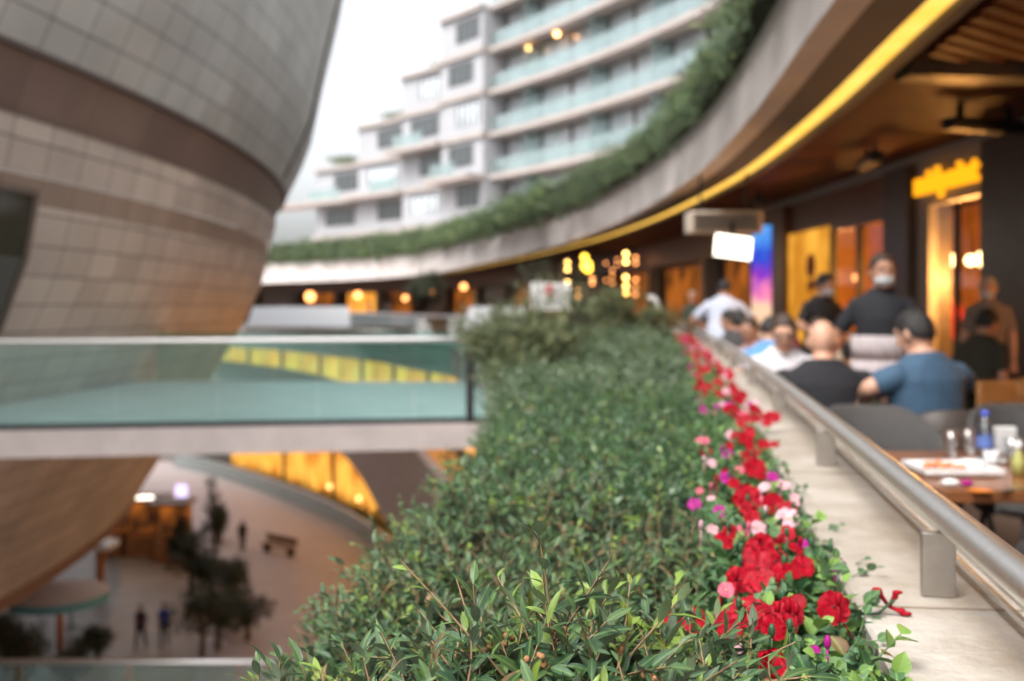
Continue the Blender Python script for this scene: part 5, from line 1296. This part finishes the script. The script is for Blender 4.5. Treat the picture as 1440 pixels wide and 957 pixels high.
def kiosk(px, py, w, label, lit=True):
    c = plaza_at(px,py,-8.9); t = thing('kiosk', label, 'kiosk', (c.x,c.y,G), group='food kiosks on the plaza')
    part('counter', MB().box((c.x,c.y+.4,G+.55),(w,1.3,1.1)), 'brick', t, bevel=.03); part('roof', MB().box((c.x,c.y+.3,-8.92),(w+.5,1.9,.16)), 'wood', t, bevel=.03)
    part('back_panel', MB().box((c.x,c.y+1.0,-10.0),(w,.1,1.9)), 'shop_dim', t)
    for s in (-1,1): part('post', MB().box((c.x+s*w/2,c.y-.2,-10.5),(.09,.09,3.0)), 'wood', t)
    if lit: part('light_bar', MB().box((c.x,c.y-.5,-8.86),(w*.8,.24,.3),R(14)), 'light_bar', t, bevel=.05)
    return t
kiosk(198,700,2.0,'kiosk with a bright white light bar along its roof')
kiosk(240,706,1.6,'wooden kiosk just behind the light bar', False)
kiosk(160,700,1.5,'wooden kiosk nearest the tower, its roof edge catching the light', False)
p = plaza_at(255,690,-10.0); t = thing('menu_board', 'small lit blue and white board beside the wooden kiosk', 'board', (p.x,p.y,G)); part('display', MB().box((p.x,p.y,-10.2),(.7,.05,1.2)), emit_mat('board_glow',(.55,.45,.75),.9), t); part('leg', MB().box((p.x,p.y,-11.4),(.1,.08,1.2)), 'wood', t)
for k, (px_, py_, hgt, rx_, lb_) in enumerate(((302,800,4.2,.9,'tall dark conifer on the plaza'),(268,835,3.0,1.2,'bushy dark tree in the middle of the plaza'),(322,868,2.6,1.3,'low dark tree beside the painted lamplight strip'),(284,928,3.0,1.5,'dark plaza tree nearest the lower rail'),(250,790,2.2,.8,'small dark tree beside the kiosks'),(310,760,1.8,.8,'reddish shrub at the foot of the tall conifer'),
    (30,1000,3.2,1.8,'big dark tree at the corner below the parasol'),(100,975,1.6,1.1,'low dark tree in front of the round parasol'),(8,950,2.2,1.2,'dark tree half hidden under the tower rim'),(138,925,1.3,.7,'small green shrub beside the round parasol'),(262,800,2.0,1.0,'bushy shrub just behind the middle plaza tree'),(296,842,2.2,1.0,'rust coloured shrub between the middle trees'),(348,900,1.8,1.1,'low shrub on the pink path close to the hedge'),(306,912,2.4,1.2,'dark shrub right by the lower rail'),(236,757,1.6,.8,'tiny shrub in front of the wooden kiosk'),(330,835,1.8,1.0,'shrub on the edge of the painted lamplight strip'))):
    b = plaza(px_, py_)
    bush('plaza_tree', lb_, 'tree', (b.x,b.y,G+hgt*.62), (rx_*.62,rx_*.62,hgt*.3), 380, .17, .08, 'leaf_dark', 200+k, slen=.25, trunk=.10, base=(b.x,b.y,G+.01), group='trees on the plaza')
for k, (px_, py_, c_, lb_) in enumerate(((198,912,(.05,.02,.03),'walker in dark red on the plaza beside the walker in blue'),(231,908,(.03,.05,.22),'walker in blue on the plaza'),(341,775,(.03,.025,.03),'lone walker in black on the curved pink path'))):
    b = plaza(px_,py_); person(lb_, (b.x,b.y,G+.012), R((170,190,20)[k]), False, c_, (.02,.02,.03), 'black', 'tan', 1., 1.0, vs=.02, stride=.7, group='walkers on the plaza')
b = plaza(392,778); t = thing('plaza_bench', 'long dark bench on the curved pink path', 'bench', b, R(-35), 'benches on the plaza')
part('seat', MB().box((0,0,.45),(2.4,.5,.08)), 'wood', t, world=False); part('backrest', MB().box((0,.22,.75),(2.4,.06,.35)), 'wood', t, world=False)
for s in (-1,1): part('leg', MB().box((s*.95,0,.21),(.1,.45,.42)), 'dark_metal', t, world=False)
for k, (px_, py_) in enumerate(((110,935),(100,880),(215,748),(240,740),(190,752),(300,845),(325,835),(170,770))):
    b = plaza(px_,py_); t = thing('cafe_table', 'small café table on the plaza %s' % ('beside the nearest dark trees','under the round parasol','first in front of the lit kiosk','by the wooden kiosk','second in front of the lit kiosk','among the middle trees','at the edge of the painted lamplight strip','beside the square parasol')[k], 'table', (b.x,b.y,G+.01), group='café tables on the plaza')
    part('tabletop', MB().lathe([(.001,.74),(.45,.74),(.45,.77),(.001,.77)], (b.x,b.y,G+.01), 16), 'wood', t); part('leg', MB().tube([(b.x,b.y,G+.01),(b.x,b.y,G+.75)], .05, 8), 'dark_metal', t)
    part('base', MB().lathe([(.001,0),(.25,0),(.22,.04),(.001,.05)], (b.x,b.y,G+.012), 14), 'dark_metal', t)
t = thing('plaza_balustrade', 'curved glass balustrade round the outer edge of the pink path', 'balustrade', (-6.3, 53, G))
fr_ = [(x+2.9,y) for x,y in RINGL if 22 < y < 84]
part('glass_panel', MB().sweep(fr_, [(-.01,G+.05),(-.01,G+1.15),(.01,G+1.15),(.01,G+.05)]), 'g_teal', t); part('handrail', MB().tube([(x,y,G+1.2) for x,y in fr_], .05, 6), 'steel', t, True)
# planting and lights between the pink path and the shops
g = np.random.default_rng(77); P = []
for x, y in RINGL:
    if 24 < y < 82:
        for _ in range(26): P.append((x+4.1+g.normal(0,.25), y+g.normal(0,.3), G+g.random()*1.3))
(lv, _) = sprigs(np.array(P), np.array([(0,0,1.)]*len(P)), 6, .35, .22, .09, 1, stems=False, seed=78)
V,Fq,UV,T = lv; o = link('planting_strip', raw_mesh('planting_strip', V, Fq, M['leaf_bush'], UV, T)); o['kind'] = 'stuff'; o['label'] = 'strip of low green planting beside the curved pink path'; o['category'] = 'planting'
k = 0
names2 = ('first','second','third','fourth','fifth','sixth','seventh','eighth','ninth')
for x, y in RINGL[::6]:
    if 26 < y < 75 and k < 9:
        t = thing('path_lamp', 'small warm path lamp in the planting strip, %s from the terrace' % names2[k], 'lamp', (x+4.0,y,G), group='path lamps in the planting strip'); k += 1
        part('post', MB().tube([(x+4.0,y,G),(x+4.0,y,G+1.6)], .04, 6), 'dark_metal', t, True); part('globe', MB().ell((x+4.0,y,G+1.72),(.16,.16,.16)), 'bulb_dim', t, True)
# warm lamps under the lower ceilings, and under the terrace canopy
for j, (x, y) in enumerate([p for p in RINGL if 22 < p[1] < 72][::13]):
    for z_, pw in ((-1.0,40),(-6.3,18)):
        t = thing('ceiling_lamp', 'warm ceiling lamp %s, %s from the terrace' % ('on the lower gallery' if z_ > -2 else 'above the plaza shops', names2[j]), 'lamp', (x+2.6,y,z_), group='warm ceiling lamps of the lower floors')
        part('shade', MB().lathe([(.001,.12),(.22,.10),(.26,0),(.24,0),(.20,.08),(.001,.10)], (x+2.6,y,z_), 16), 'dark_metal', t); part('globe', MB().ell((x+2.6,y,z_+.02),(.16,.16,.06)), 'globe', t, True)
        point_light('bulb_light', (x+2.6,y,z_-.12), pw, (1,.66,.36), t, .2)
